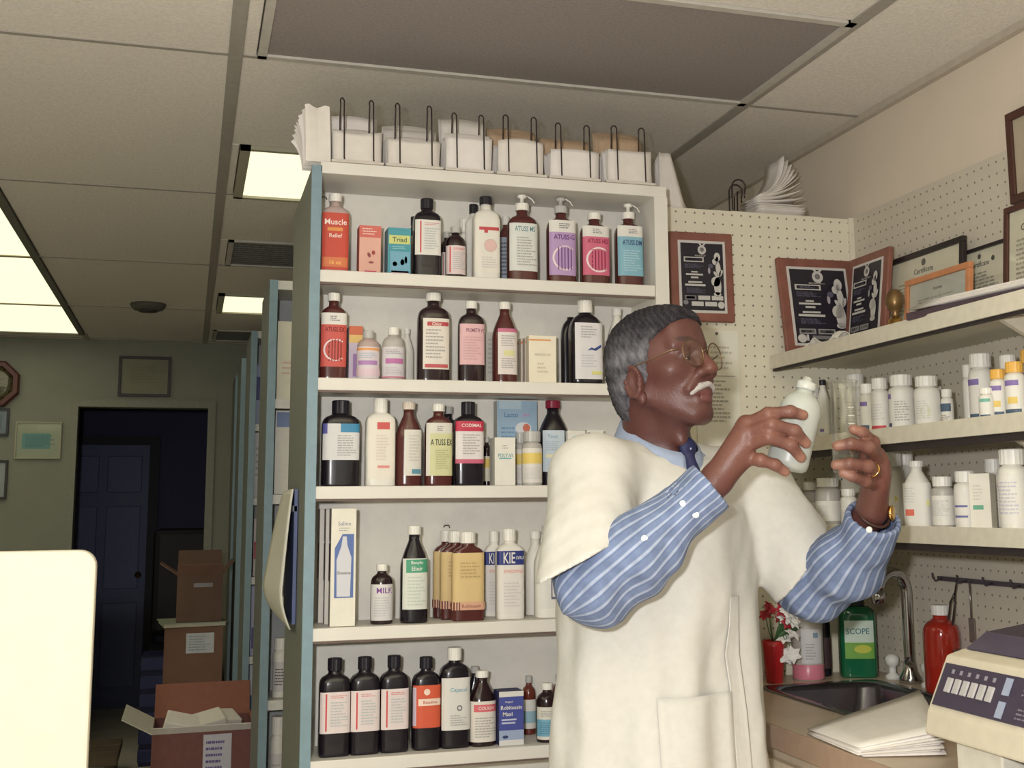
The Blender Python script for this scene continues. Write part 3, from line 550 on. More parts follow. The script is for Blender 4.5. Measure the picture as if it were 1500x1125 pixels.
fbox(731, 767, 1013, z, 2.620, .05, 'blue medicine box with white lettering on the fifth shelf', (66, 76, 160), side=(48, 50, 100), items=[('b', -1, 1, .9, 1, (216, 212, 206)), ('t', 'Original', -.2, .80, .045, LBL, .6), ('t', 'Robitussin', 0, .70, .075, LBL, .85), ('t', 'Maxi', -.3, .58, .075, LBL, .5), ('b', -.8, .4, .46, .49, (190, 196, 220)), ('b', -.8, .3, .4, .43, (190, 196, 220)), ('b', -1, 1, 0, .28, (150, 166, 200)), ('b', -1, 1, 0, .1, (214, 212, 208)), ('d', -.5, .16, .12, .06, (50, 60, 110))])
SB = 'little brown bottles with clear caps'
for a, b, t, Y, n in ((764, 785, 990, 2.738, 'leftmost of the back pair'), (808, 830, 988, 2.735, 'rightmost of the back pair')):
    fbottle(a, b, t, z, Y, 'boston', 'amber', 'clear', 'little brown bottle with clear cap, %s by the man' % n, (.1, .6, 1.2, LBL, [('b', -1, 1, .2, .6, (150, 190, 206))]), group=SB)
fbottle(785, 818, 1000, z, 2.640, 'boston', 'dark', 'white', 'little brown bottle with blue and white label, foremost by the man', (.05, .60, 1.3, (216, 212, 200), [('b', -1, 1, .1, .62, (110, 170, 196)), ('l', -.7, .7, .16, .55, 4, (80, 140, 176)), ('l', -.6, .6, .7, .9, 2, GREYI)]), db=.9, group=SB)
fbottle(828, 862, 942, z, 2.70, 'taper', 'dark', 'white', 'dark bottle with orange label mostly hidden by the white coat', (.12, .55, 1.0, (232, 150, 90), [('b', -1, -.6, 0, 1, (200, 180, 200))]))

# ================================================================ PAPER FILES ON TOP
def sheet(x0, x1, h, lean, bulge, y0, z0, parent, m, skew=0, curl=0):
    """one slip of paper standing up: lean backwards, bulge, curled upper edge"""
    def fn(u, v):
        return (x0+(x1-x0)*u+skew*v, y0+lean*v+bulge*math.sin(v*2.6+u)*.5, z0+h*v+curl*math.sin(3.1*u)*v*v*.02)
    return MB().grid(fn, 6, 8).build('paper_slip', m, parent, solid=.0016)
kraft = mat((196, 164, 130), .8, .05); slip1 = mat((226, 218, 208), .85, .03); slip2 = mat((214, 206, 196), .85, .03); slip3 = mat((232, 224, 218), .85, .03)
def paper_file(xl, xr, ywire, ystack, label, kr=False, wid=None, Y0=2.606, seed=0, zb=SH[0], leftw=None, rightw=None):
    R = random.Random(seed); a = onY(xl, 220, Y0)[0]; b = onY(xr, 220, Y0)[0]; X = (a+b)/2; W = b-a
    t = empty('paper_file', (X, Y0+.06, zb), 0, label, 'paper file', 'prescription files along the top')
    MB().box(-W/2, W/2, -.058, .06, .004, .010, .001).build('base_board', mat((214, 204, 190), .6), t)
    for sx in (-1, 1): MB().box(sx*(W/2-.012)-.004, sx*(W/2-.012)+.004, -.05, .05, 0, .004).build('foot', mat((120, 108, 104), .6), t)
    top = onY((xl+xr)/2, ystack, Y0+.02)[2]-zb; n = 11
    for i in range(n):
        f = i/(n-1); h = (top-.012)*(.62+.38*f*R.uniform(.9, 1)); m = (kraft if kr and i > 6 else R.choice((slip1, slip2, slip3)))
        if i < 7: h = (top-.012)*(.50+.06*R.random())
        sheet(-W/2*R.uniform(.86, .97), W/2*R.uniform(.86, .97), h, .018*f+R.uniform(-.004, .004), R.uniform(-.006, .006), -.05+.0085*i, .010, t, m, R.uniform(-.003, .003), R.uniform(-.4, .4))
    for k in (-.26, .30):
        top_w = onY((xl+xr)/2, ywire, Y0)[2]-zb; x = W*k
        pts = [(x+.001, -.0555, .012), (x, -.057, .016)]+[(x-.002*(j/6), -.057, .016+(top_w-.024)*j/6) for j in range(7)]
        pts += [(x-.003-.005*math.sin(q)*.5-.002*(1-math.cos(q)), -.05+.012*(1-math.cos(q)) -.007, top_w-.008+.008*math.sin(q)) for q in np.linspace(.3, math.pi, 8)]
        pts += [(x-.008, -.033, top_w-.02-.03*j) for j in range(1, 3)]
        MB().tube(pts, .0017, 7).build('wire', WIRE, t)
    return t
paper_file(486, 563, 143, 150, 'stack of paper slips on wires, leftmost of six on top of the shelving', seed=1)
paper_file(566, 650, 151, 168, 'stack of paper slips on wires, second from the left on top of the shelving', seed=2)
paper_file(653, 724, 165, 156, 'stack of bright white paper slips on wires, third from the left', seed=3)
paper_file(728, 802, 168, 172, 'stack of slips with brown card on wires, fourth from the left', True, seed=4)
paper_file(805, 880, 180, 186, 'stack of slips with brown card on wires, fifth from the left', True, seed=5)
paper_file(888, 960, 184, 180, 'stack of slips with brown card on wires, rightmost on the shelving', True, seed=6)
def loose_fan(name, pts, label, dep=.05):
    """a bundle of loose sheets spread in a fan: outline in pixels at its depth, each sheet a little turned"""
    return None
# loose bundle hanging over the left end
pb = onY(497, 236, 2.64); t = empty('paper_bundle', (pb[0]-.022, 2.64, SH[0]+.0008), 0, 'loose bundle of papers fanning out at the left end of the shelving top', 'paper')
R = random.Random(11)
for i in range(9):
    f = i/8; an_ = .06+.48*f; ww, hh_ = .052+.006*R.random(), .128-.030*f
    def fn(u, v, an_=an_, ww=ww, hh_=hh_, f=f):
        x, z = -ww*u, hh_*v; b_ = an_*(.25+.75*v); return (x*math.cos(b_*.8)-z*math.sin(b_)*.62, -.028+.010*i+.005*math.sin(5*u+7*f)*v, .0012+max(0, z*math.cos(b_)-x*0-ww*u*math.sin(b_)*.55*v)+.004*math.sin(9*u+i)*v)
    MB().grid(fn, 6, 8, False).build('paper_slip', (slip1, slip2, slip3)[i % 3], t, solid=.0014)
t = empty('paper_bundle', (onY(985, 290, 2.80)[0], 2.80, 2.172), 0, 'curled bundle of papers slumping at the right end of the shelving top', 'paper')
for i in range(9):
    f = i/8
    def fn(u, v, f=f):
        x = -.045+.07*u*(1-.55*v); return (x+.052*(1-v)**2*f*.9-.006*f*v, -.025+.007*i+.004*math.sin(6*u), .001+.145*v*(1-.25*f)-.003*u)
    MB().grid(fn, 5, 8).build('paper_slip', (slip1, slip2, slip3)[i % 3], t, solid=.0016)
# file with tall wire loops on the partition top
pf = empty('paper_file', (1.47, 2.85, 2.172), 0, 'fanned stack of papers with two tall wire loops on the pegboard partition', 'paper file')
MB().box(-.14, .12, -.07, .08, 0, .006, .001).build('base_board', mat((210, 200, 184), .6), pf)
for k in range(15):
    f = k/14; ang = max(0, (f-.35))/.65*1.02
    def fn(u, v, f=f, ang=ang, k=k):
        r = .135*u; x0, z0 = -.055, .008+.048*min(1, f/.6)
        bend = ang*(.25+.75*u); return (x0+r*math.cos(bend*.95)+.003*math.sin(9*f), -.06+.11*v, z0+r*math.sin(bend*.95)+.002*math.sin(7*v+k))
    MB().grid(fn, 8, 3).build('paper_slip', (slip1, slip2, slip3, kraft if k == 9 else slip1)[k % 4], pf, solid=.0018)
for dy in (-.03, .02):
    x = -.10+.3*(dy+.03); pts = [(x-.018, dy, .006+.075*j/4) for j in range(5)]+[(x+.002-.02*math.cos(q), dy, .081+.022*math.sin(q)) for q in np.linspace(.3, math.pi-.2, 9)]+[(x+.018, dy, .078-.012*j) for j in range(1, 3)]
    MB().tube(pts, .0022, 7).build('wire', WIRE, pf)
    MB().tube([(x-.018, dy, .0075), (x-.004, dy, .0075), (x-.003, dy, .07)], .002, 7).build('wire', WIRE, pf)
# ================================================================ RIGHT WALL SHELVES
MB().box(1.075, XW-.03, YP+.03, 3.05, 2.148, 2.1715).build('top_ledge', shelfm, part)
XS = 1.42
wallshelf = mat((208, 202, 184), .5, .03, scale=10)
WS = [(1.792, 'top wall shelf holding framed certificates and plaques'), (1.574, 'middle wall shelf with white pill bottles behind the beaker'), (1.368, 'lowest wall shelf with white pill bottles above the sink')]
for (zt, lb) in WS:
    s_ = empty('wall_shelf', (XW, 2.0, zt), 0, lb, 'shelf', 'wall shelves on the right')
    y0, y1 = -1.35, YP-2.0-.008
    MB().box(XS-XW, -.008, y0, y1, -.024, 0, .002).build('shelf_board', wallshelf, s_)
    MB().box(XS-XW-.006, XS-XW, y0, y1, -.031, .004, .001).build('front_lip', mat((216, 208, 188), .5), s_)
    MB().box(XS-XW+.001, XS-XW+.012, y0, y1, -.046 if zt < 1.7 else -.037, -.0245).build('under_strip', mat((52, 44, 44), .6), s_)  # dark strip below the front lip, deeper on the lower two shelves
    for yb in (-.12, -.95):
        MB().add([(XS-XW+.014, yb, -.025), (-.009, yb, -.025), (-.009, yb, -.15), (XS-XW+.014, yb+.012, -.025), (-.009, yb+.012, -.025), (-.009, yb+.012, -.15)], [(0, 1, 2), (5, 4, 3), (0, 2, 5, 3), (1, 4, 5, 2), (0, 3, 4, 1)]).build('bracket', mat((200, 190, 172), .5), s_)
        MB().box(-.013, -.0075, yb-.006, yb+.018, -.20, -.024).build('bracket_plate', mat((120, 110, 100), .5), s_)
# ---- frames
def framed(o3, right, upv, W, H, fw, fd, fm, label, items=(), mat_c=(224, 216, 200), inner=None, name='framed_certificate', cat='frame', group=None, glassy=True, backing=None):
    """rectangular frame; o3 = lower left corner, right/up = unit vectors of its plane"""
    R = Vector(tuple(map(float, right))).normalized(); U_ = Vector(tuple(map(float, upv))).normalized(); N_ = R.cross(U_)
    t = empty(name, (0, 0, 0), 0, label, cat, group)
    M = Matrix((( R.x, N_.x*-1, U_.x, o3[0]), (R.y, -N_.y, U_.y, o3[1]), (R.z, -N_.z, U_.z, o3[2]), (0, 0, 0, 1)))
    t.matrix_world = M      # local x right, y into the wall, z up
    if inner:
        MB().box(0, W, 0, fd, 0, H, .003).build('board', fm, t)
        p = MB().box(fw, W-fw, -.0015, .0005, fw, H-fw).build('metal_plate', mat(inner[0], .35, .03), t)
        q = MB().box(fw+inner[2], W-fw-inner[2], -.0022, .0, fw+inner[2], H-fw-inner[2]).build('engraved_plate', mat(inner[1], .3, .03), t)
        w0, h0 = W-2*fw-2*inner[2], H-2*fw-2*inner[2]
        Print(lambda x, y, o: (W/2+x, -.0022-o, fw+inner[2]+y), w0, h0).run(items).build('engraving', q)
    else:
        for nm, b in (('frame_rail', (0, W, 0, fw)), ('frame_rail', (0, W, H-fw, H)), ('frame_stile', (0, fw, fw, H-fw)), ('frame_stile', (W-fw, W, fw, H-fw))):
            MB().box(b[0], b[1], 0, fd, b[2], b[3], .0015).build(nm, fm, t)
        p = MB().box(fw, W-fw, fd*.55, fd*.9, fw, H-fw).build('certificate', mat(mat_c, .6, .03), t)
        Print(lambda x, y, o: (W/2+x, fd*.55-o, fw+y), W-2*fw, H-2*fw).run(items).build('print', p)
        if glassy: MB().box(fw, W-fw, fd*.28, fd*.34, fw, H-fw).build('glass_pane', glass((250, 250, 246), .02, .10), t)
    return t
wood = mat((140, 84, 70), .4, .18, scale=18); woodo = mat((206, 132, 84), .4, .15, scale=18); woodd = mat((84, 50, 42), .4, .15, scale=18); blackf = mat((42, 34, 36), .35)
PL = (206, 200, 196); DKP = (40, 36, 48); SL = (200, 196, 190); SD = (110, 106, 130)
plq = [('d', 0, .90, .10, .10, SL), ('d', 0, .905, .05, .05, (120, 116, 116)), ('p', [(-.16, 1.0), (-.06, 1.0), (0, .965), (.1, 1.0), (.2, 1.0), (.05, .95), (-.05, .95)], SL), ('l', -.35, .4, .80, .825, 1, SL),
       ('b', -.88, .06, .715, .79, SL), ('b', -.82, 0, .73, .775, DKP), ('l', -.7, -.1, .735, .77, 1, SD), ('l', -.85, .05, .62, .69, 3, SD), ('b', -.55, -.25, .555, .575, SL), ('b', -.8, 0, .515, .54, SL), ('b', -.58, -.22, .47, .495, SL), ('b', -.7, -.05, .40, .425, SL), ('b', -.86, .1, .355, .385, SL), ('l', -.8, .1, .25, .33, 4, SD),
       ('d', .70, .80, .075, .10, SL), ('d', .70, .77, .03, .06, (60, 56, 66)), ('d', .58, .73, .06, .07, SL), ('d', .74, .62, .06, .17, SL, .1), ('d', .86, .56, .035, .08, SL, -.4), ('d', .62, .54, .035, .08, SL, .7), ('d', .30, .59, .03, .07, (170, 166, 170)), ('d', .38, .66, .06, .05, (90, 88, 110)), ('d', .60, .43, .11, .11, SL), ('d', .68, .36, .09, .20, SL), ('d', .66, .24, .09, .05, SL)]
row2 = [('b', -.9, -.35, .15, .215, (120, 116, 120)), ('b', -.82, -.43, .165, .2, DKP), ('b', -.26, .3, .15, .215, SL), ('b', .38, .92, .15, .215, SL), ('b', -.58, -.02, .06, .125, SL), ('b', .06, .62, .06, .125, SL), ('d', .82, .08, .08, .08, SL), ('d', -.85, .11, .06, .05, (140, 136, 140))]
row3 = [('b', -.9, -.3, .12, .19, (150, 146, 146)), ('b', -.84, -.36, .135, .175, DKP), ('b', -.22, .4, .12, .19, (150, 146, 146)), ('b', -.16, .34, .135, .175, DKP), ('d', -.82, .06, .08, .07, SL), ('b', -.66, -.58, .03, .11, SL), ('b', -.45, .2, .05, .10, (120, 116, 120))]
yp = YP-.001
a, b, c = onY(985, 470, yp-.016), onY(1078, 473, yp-.016), onY(978, 338, yp-.016)
framed((a[0]-.001, yp-.016, a[2]), (1, 0, .012), (-.012, 0, 1), b[0]-a[0], (c-a)[2], .022, .014, wood, 'wooden award plaque with black plate hanging on the pegboard above the man', plq+row2, inner=(PL, DKP, .007), name='award_plaque', cat='plaque', group='award plaques')
zt = WS[0][0]
a, b, c = onY(1160, 505, 2.72), onY(1255, 505, 2.72), onY(1142, 390, 2.74)
framed((a[0]-.017, 2.712, zt+.002), (1, 0, 0), (-.02, .14, .98), .222, .262, .024, .014, wood, 'wooden award plaque leaning at the left end of the top wall shelf', plq+row3, inner=(PL, DKP, .007), name='award_plaque', cat='plaque', group='award plaques')
def yat(px, py, X): return onX(px, py, X)[1]
X1 = 1.650
ya, yb_ = yat(1241, 450, X1), yat(1298, 440, X1)
framed((X1-.062, min(ya, 2.69), zt+.002), (0, -1, 0), (.12, 0, .99), min(ya-yb_, .21), .250, .022, .014, wood, 'wooden award plaque leaning against the right wall in the shelf corner', plq+row3, inner=(PL, DKP, .007), name='award_plaque', cat='plaque', group='award plaques')
cert = [('t', 'Certificate', 0, .82, .07, INK, .7), ('d', 0, .92, .03, .03, (100, 96, 100)), ('l', -.7, .7, .3, .72, 6, (170, 166, 158))]
def lean(px0, px1, ytop, X, fw, fm, label, items, H=None, c=(232, 226, 214), z=zt, off=0., **k):
    y0, y1 = yat(px0, ytop+20, X), yat(px1, ytop-10, X); h = onX((px0+px1)/2, ytop, X)[2]-z
    framed((X-.02-off, y0, z+.002), (0, -1, 0), (.08, 0, .99), y0-y1, h, fw, .012, fm, label, items, c, **k)
lean(1297, 1412, 365, 1.642, .014, blackf, 'black framed certificate leaning on the wall behind the brass bell', cert)
lean(1392, 1480, 362, 1.664, .008, blackf, 'thin dark framed certificate partly behind the other frames', cert+[('d', .5, .85, .03, .03, (60, 60, 60))])
lean(1330, 1425, 398, 1.60, .014, woodo, 'small orange wood frame standing in front on the top wall shelf', [('t', 'Diploma', 0, .8, .08, INK, .6), ('l', -.7, .7, .2, .66, 5, (170, 170, 172))], c=(206, 208, 208))
lean(1470, 1560, 290, 1.63, .013, woodd, 'brown frame with white certificate at the right edge, on the top wall shelf', cert)
a = onX(1480, 290, XW-.02)
framed((XW-.022, a[1], a[2]-.015), (0, -1, 0), (0, 0, 1), .28, .20, .018, .012, woodd, 'dark brown frame hanging on the wall at the upper right edge', cert, (206, 190, 176))
# ---- small things on the top shelf
p = onX(1312, 470, 1.52); t = empty('brass_bell', (p[0], p[1], zt), 0, 'small brass bell with dark rounded handle on the top wall shelf', 'bell')
MB().lathe([(.028, 0), (.029, .004), (.024, .014), (.021, .028), (.016, .038), (.007, .044)], n=24).build('bell', BRASS, t)
MB().lathe([(.007, .043), (.011, .049), (.008, .055), (.016, .062), (.0205, .076), (.019, .094), (.012, .106), (0, .110)], n=20).build('handle', mat((128, 98, 58), .35, .15, .6), t)
p = onX(1225, 500, 1.47); t = empty('crumpled_paper', (p[0], p[1]-.01, zt), 0, 'crumpled sheet of white paper lying in front of the leaning plaques', 'paper')
def crump(u, v):
    x, y = (u-.5)*.10, (v-.5)*.16; return (x, y, .004+.020*max(0, math.sin(u*7+v*3)*math.cos(v*9-u*2))+.012*(1-abs(2*u-1))*(1-abs(2*v-1)))
MB().grid(crump, 14, 14, False).build('sheet', PAPER, t, solid=.0012)
p = onX(1440, 440, 1.47); t = empty('magazine_pile', (1.50, p[1]+.02, zt), .12, 'dark folder with loose papers on top at the right of the top wall shelf', 'papers')
MB().box(-.075, .07, -.25, .16, 0, .016, .002).build('folder', mat((84, 66, 74), .5), t)
for i in range(4):
    def fn(u, v, i=i): return (-.09+.004*i+.155*u, -.26+.40*v-.01*i, .018+.004*i+.010*math.sin(2*v+i)*u)
    MB().grid(fn, 4, 5).build('sheet', (slip3, PAPER, slip1, slip3)[i], t, solid=.001)
# notice on the partition
a, b = onY(1044, 484, YP-.002), onY(1086, 662, YP-.002)
t = empty('paper_notice', (a[0]-.05, YP-.002, b[2]-.06), 0, 'white paper notice with printed lines pinned to the pegboard beside the face of the man', 'notice')
W, H = b[0]-a[0]+.05, a[2]-b[2]+.06; W += .0
pn = MB().box(0, W, -.0012, .0, 0, H).build('sheet', mat((230, 226, 210), .8, .02), t)
Print(lambda x, y, o: (W/2+x, -.0012-o, y), W, H).run([('l', -.6, .85, .72, .9, 3, (190, 186, 172)), ('l', -.7, .6, .36, .66, 7, (170, 166, 156)), ('b', -.9, .8, .68, .686, (176, 172, 162)), ('b', -.9, .5, .12, .126, (190, 186, 172))]).build('print', pn)
MB().lathe([(.004, 0), (.004, .002), (0, .003)], (W/2, -.001, H-.008), 10, Matrix.Rotation(math.pi/2, 3, 'X')).build('pin', mat((120, 116, 110), .4, 0, .8), t)

# ---- pill bottles, middle wall shelf (from the partition toward the camera)
PUR = (134, 110, 180); SLT = (76, 96, 120)
z = WS[1][0]; G2 = 'pill bottles on the middle wall shelf'
def pl(items, z0=.06, z1=.66, c=(228, 224, 216)): return (z0, z1, 1.6, c, items)
tx = [('l', -.5, .6, .3, .85, 5, (196, 192, 188))]
sbottle(1176, 1204, 568, z, 1.53, 'packer', 'white', 'white', 'white pill bottle nearest the pegboard partition, behind the held bottle', pl(tx), group=G2)
sbottle(1196, 1216, 556, z, 1.50, 'taper', 'white', 'black', 'slim white bottle with black cap seen between the held bottle and the beaker', pl([('b', -.2, .2, .06, .16, PUR)], .1, .6), group=G2)
sbottle(1238, 1268, 548, z, 1.55, 'packer', 'white', 'white', 'white pill bottle with broad cap seen through the beaker', pl(tx), group=G2)
sbottle(1260, 1280, 562, z, 1.49, 'packer', 'white', 'white', 'slim white pill bottle with purple mark, just right of the beaker', pl([('b', -.5, .3, .82, .96, PUR), ('b', -.5, .4, .06, .2, SLT)]), group=G2)
sbottle(1276, 1303, 554, z, 1.51, 'packer', 'white', 'white', 'white pill bottle with a red bar low on its label', pl([('b', -.6, .6, .05, .14, (214, 70, 80)), ('l', -.5, .5, .3, .8, 4, (206, 202, 200))]), group=G2)
sbottle(1302, 1340, 549, z, 1.52, 'packer', 'white', 'white', 'wide white pill bottle with purple corner mark on the middle shelf', pl([('b', -.75, -.3, .86, 1, PUR), ('b', -.75, -.3, .02, .16, SLT), ('l', -.1, .6, .2, .8, 5, (176, 172, 170))]), group=G2)
sbottle(1339, 1377, 551, z, 1.52, 'packer', 'white', 'white', 'wide white pill bottle with pale green mark on the middle shelf', pl([('d', .15, .45, .12, .16, (214, 214, 180)), ('b', -.6, -.5, .05, .9, (190, 186, 180)), ('l', -.3, .4, .2, .8, 5, (206, 202, 196))]), group=G2)
sbottle(1366, 1382, 566, z, 1.60, 'packer', 'white', 'white', 'small white bottle tucked behind the wide ones on the middle shelf', group=G2)
sbottle(1379, 1397, 570, z, 1.55, 'packer', 'white', 'white', 'small white bottle with slate-blue label at the gap on the middle shelf', pl([('b', -.6, .6, .62, .95, SLT), ('l', -.5, .5, .1, .5, 3, (150, 140, 110))]), group=G2)
yk = [('b', -.5, .4, .84, 1.0, PUR), ('b', -.6, .5, .02, .14, SLT), ('b', -.3, .3, .3, .5, (232, 196, 96))]
sbottle(1410, 1426, 534, z, 1.60, 'packer', 'white', 'white', 'small white bottle at the back left of the right-hand group', group=G2)
sbottle(1419, 1455, 518, z, 1.555, 'packer', 'white', 'white', 'tall white pill bottle with purple and slate marks in the right-hand group', pl([('b', -.7, .1, .82, .96, PUR), ('b', -.6, .2, .03, .16, SLT)]), group=G2)
sbottle(1435, 1457, 568, z, 1.452, 'packer', 'white', 'white', 'short white bottle with green mark in front of the tall one', pl([('b', -.4, .5, .8, .98, (110, 180, 160)), ('b', -.4, .5, .02, .14, SLT)]), group=G2, )
sbottle(1450, 1476, 541, z, 1.475, 'packer', 'white', 'yellow', 'white pill bottle with yellow cap, left of the two yellow-capped ones', pl(yk), group=G2)
sbottle(1464, 1492, 520, z, 1.56, 'packer', 'white', 'white', 'white pill bottle with white cap behind the yellow-capped ones', group=G2)
sbottle(1472, 1502, 530, z, 1.475, 'packer', 'white', 'yellow', 'white pill bottle with yellow cap, right of the two yellow-capped ones', pl(yk), group=G2)
sbottle(1494, 1526, 512, z, 1.56, 'packer', 'white', 'yellow', 'white pill bottle with yellow cap cut off by the right edge', pl(yk), group=G2)
# ---- lowest wall shelf
z = WS[2][0]; G3 = 'pill bottles on the lowest wall shelf'
for a, b, t_, X, lb, bd in ((1152, 1178, 714, 1.50, 'small glassy bottle at the far left of the lowest wall shelf', 'clear'), (1176, 1200, 706, 1.50, 'small glassy bottle second from the left on the lowest wall shelf', 'clear'), (1195, 1232, 700, 1.49, 'squat clear jar with white top on the lowest wall shelf', 'clear'), (1232, 1256, 716, 1.49, 'small white bottle partly behind the raised wrist', 'white')):
    sbottle(a, b, t_, z, X, 'packer', bd, 'white', lb, pl([('l', -.5, .5, .2, .8, 4, (200, 198, 196))], .08, .5), group=G3)
sbottle(1296, 1324, 662, z, 1.53, 'packer', 'white', 'white', 'white bottle with yellow dot just right of the raised hand', pl([('d', .1, .5, .16, .10, (220, 206, 90))]), group=G3)
sbottle(1310, 1340, 660, z, 1.58, 'packer', 'white', 'white', 'tall white bottle in the back, right of the raised hand', pl(tx), group=G3)
sbottle(1323, 1364, 675, z, 1.47, 'taper', 'white', 'white', 'white bottle with orange-red square on its label, lowest wall shelf', (.06, .66, 1.4, (228, 224, 216), [('b', -.5, .0, .18, .34, (232, 110, 90)), ('l', -.5, .2, .5, .9, 4, (206, 202, 198)), ('d', .7, .5, .05, .08, (230, 226, 150))]), group=G3)
sbottle(1365, 1398, 698, z, 1.48, 'packer', 'clear', 'white', 'short translucent bottle in the middle of the lowest wall shelf', pl(tx, .05, .62), group=G3)
sbottle(1398, 1431, 690, z, 1.48, 'packer', 'white', 'white', 'white bottle with two blue lines on the lowest wall shelf', pl([('b', -.5, .3, .5, .56, (110, 110, 170)), ('b', -.5, .3, .2, .26, (110, 110, 170))]), group=G3)
q = onX(1440, 735, 1.485); hh = onX(1440, 694, 1.485)[2]-z
carton(q[0]-.02, q[0]+.02, q[1]-.02, .04, z, hh, 'white box with green bar on the lowest wall shelf', (228, 222, 208), items=[('b', -.7, .3, .34, .42, (100, 170, 140)), ('l', -.6, .4, .5, .8, 3, (206, 200, 190))], rz=-.9)
sbottle(1442, 1468, 672, z, 1.56, 'packer', 'white', 'white', 'white bottle with wide neck behind the box with green bar', pl(tx), group=G3)
sbottle(1462, 1504, 658, z, 1.47, 'packer', 'white', 'white', 'tallest white bottle at the right edge of the lowest wall shelf', pl([('d', -.7, .8, .03, .05, (200, 60, 80)), ('l', -.5, .5, .2, .9, 6, (196, 192, 206))]), group=G3)

# ================================================================ COUNTER, SINK
ZT = 1.0; CX0 = 1.088
SX0, SX1, SY0, SY1 = 1.265, 1.585, 2.17, 2.60
ct = empty('counter', (CX0, 1.6, 0), 0, 'low beige counter along the right wall with the sink set in it', 'counter')
def CT(mb, n, m, **k):
    o = mb.build(n, m, ct, **k); o.matrix_parent_inverse = Matrix.Translation((-CX0, -1.6, 0)); return o
topm = mat((196, 176, 150), .35, .06, scale=14)
y0, y1 = .9, YP-.012
CT(MB().box(CX0, SX0+.012, y0, y1, ZT-.04, ZT).box(SX1-.012, XW-.008, y0, y1, ZT-.04, ZT).box(SX0+.012, SX1-.012, y0, SY0+.012, ZT-.04, ZT).box(SX0+.012, SX1-.012, SY1-.012, y1, ZT-.04, ZT), 'worktop', topm)
CT(MB().box(CX0-.006, CX0, y0, y1, ZT-.042, ZT+.001, .001), 'edge_band', mat((170, 140, 118), .5))
CT(MB().box(CX0+.03, XW-.008, y0, y1, .1, .82).box(CX0+.03, CX0+.05, y0, y1, .82, ZT-.04).box(CX0+.08, XW-.008, y0, y1, 0, .1), 'cabinet_body', mat((214, 196, 168), .5))
for i in range(4):
    yy = y0+.02+i*.455; d = CT(MB().box(CX0+.012, CX0+.03, yy, yy+.44, .14, ZT-.07, .002), 'cabinet_door', mat((220, 202, 172), .5))
    CT(MB().tube([(CX0+.012, yy+.05, .80), (CX0-.012, yy+.05, .79), (CX0-.012, yy+.05, .70), (CX0+.012, yy+.05, .69)], .004, 8), 'handle', CHROME)
sk = empty('sink', ((SX0+SX1)/2, (SY0+SY1)/2, ZT), 0, 'stainless steel sink basin set into the counter', 'sink')
steel = mat((120, 118, 130), .22, .05, .95, scale=30)
X, Y = (SX1-SX0)/2, (SY1-SY0)/2
def rr(x, y, r, z, n=5):
    P = []
    for cx, cy, a0 in ((x-r, y-r, 0), (-x+r, y-r, 90), (-x+r, -y+r, 180), (x-r, -y+r, 270)):
        for i in range(n+1): a = math.radians(a0+90*i/n); P.append((cx+r*math.cos(a), cy+r*math.sin(a), z))
    return P
loops = [rr(X, Y, .04, .0015), rr(X-.002, Y-.002, .04, .004), rr(X-.022, Y-.022, .045, .003), rr(X-.03, Y-.03, .05, -.01), rr(X-.04, Y-.04, .06, -.13), rr(X-.07, Y-.07, .06, -.15), rr(.03, .03, .028, -.155)]
n = len(loops[0]); V = sum(loops, []); F = [(k*n+i, k*n+(i+1) % n, (k+1)*n+(i+1) % n, (k+1)*n+i) for k in range(len(loops)-1) for i in range(n)]+[tuple((len(loops)-1)*n+i for i in range(n))]
mesh_from('basin', V, F, steel, sk, True)
MB().lathe([(.028, -.154), (.026, -.150), (.018, -.152), (0, -.153)], n=20).build('drain', CHROME, sk)
# faucet
p = onZ(1333, 1000, ZT); fx, fy = min(p[0], 1.625), p[1]
fx, fy = 1.634, 2.53
fc = empty('faucet', (fx, fy, ZT), 0, 'tall chrome gooseneck faucet behind the sink', 'faucet')
MB().lathe([(.026, 0), (.026, .012), (.016, .03), (.014, .05), (.0, .05)], n=20).build('base', CHROME, fc)
ft = onX(1310, 836, fx)[2]-ZT
wv = np.array([-.95, -.31]); Rg = .050
pts = [(0, 0, .04+(ft-.04-Rg)*i/8) for i in range(9)]+[(wv[0]*Rg*(1-math.cos(q)), wv[1]*Rg*(1-math.cos(q)), ft-Rg+Rg*math.sin(q)) for q in np.linspace(.15, math.pi*.93, 14)]
MB().tube(pts, .0125, 12).build('spout', CHROME, fc)
e = Vector(pts[-1]); MB().tube([e, e+Vector((0, 0, -.012)), e+Vector((0, 0, -.03))], .014, 12, rs=[.0128, .016, .016]).build('aerator', CHROME, fc)
for k, dy in enumerate((-.075, .075)):
    kn = MB().lathe([(.018, 0), (.018, .008), (.009, .014), (.009, .03), (.016, .034), (.017, .05), (.008, .058), (0, .059)], (0, dy, 0), 16).build('tap_handle', mat((216, 214, 210), .3), fc)
# ---- things around the sink
def stand(px, py): return onZ(px, py, ZT)
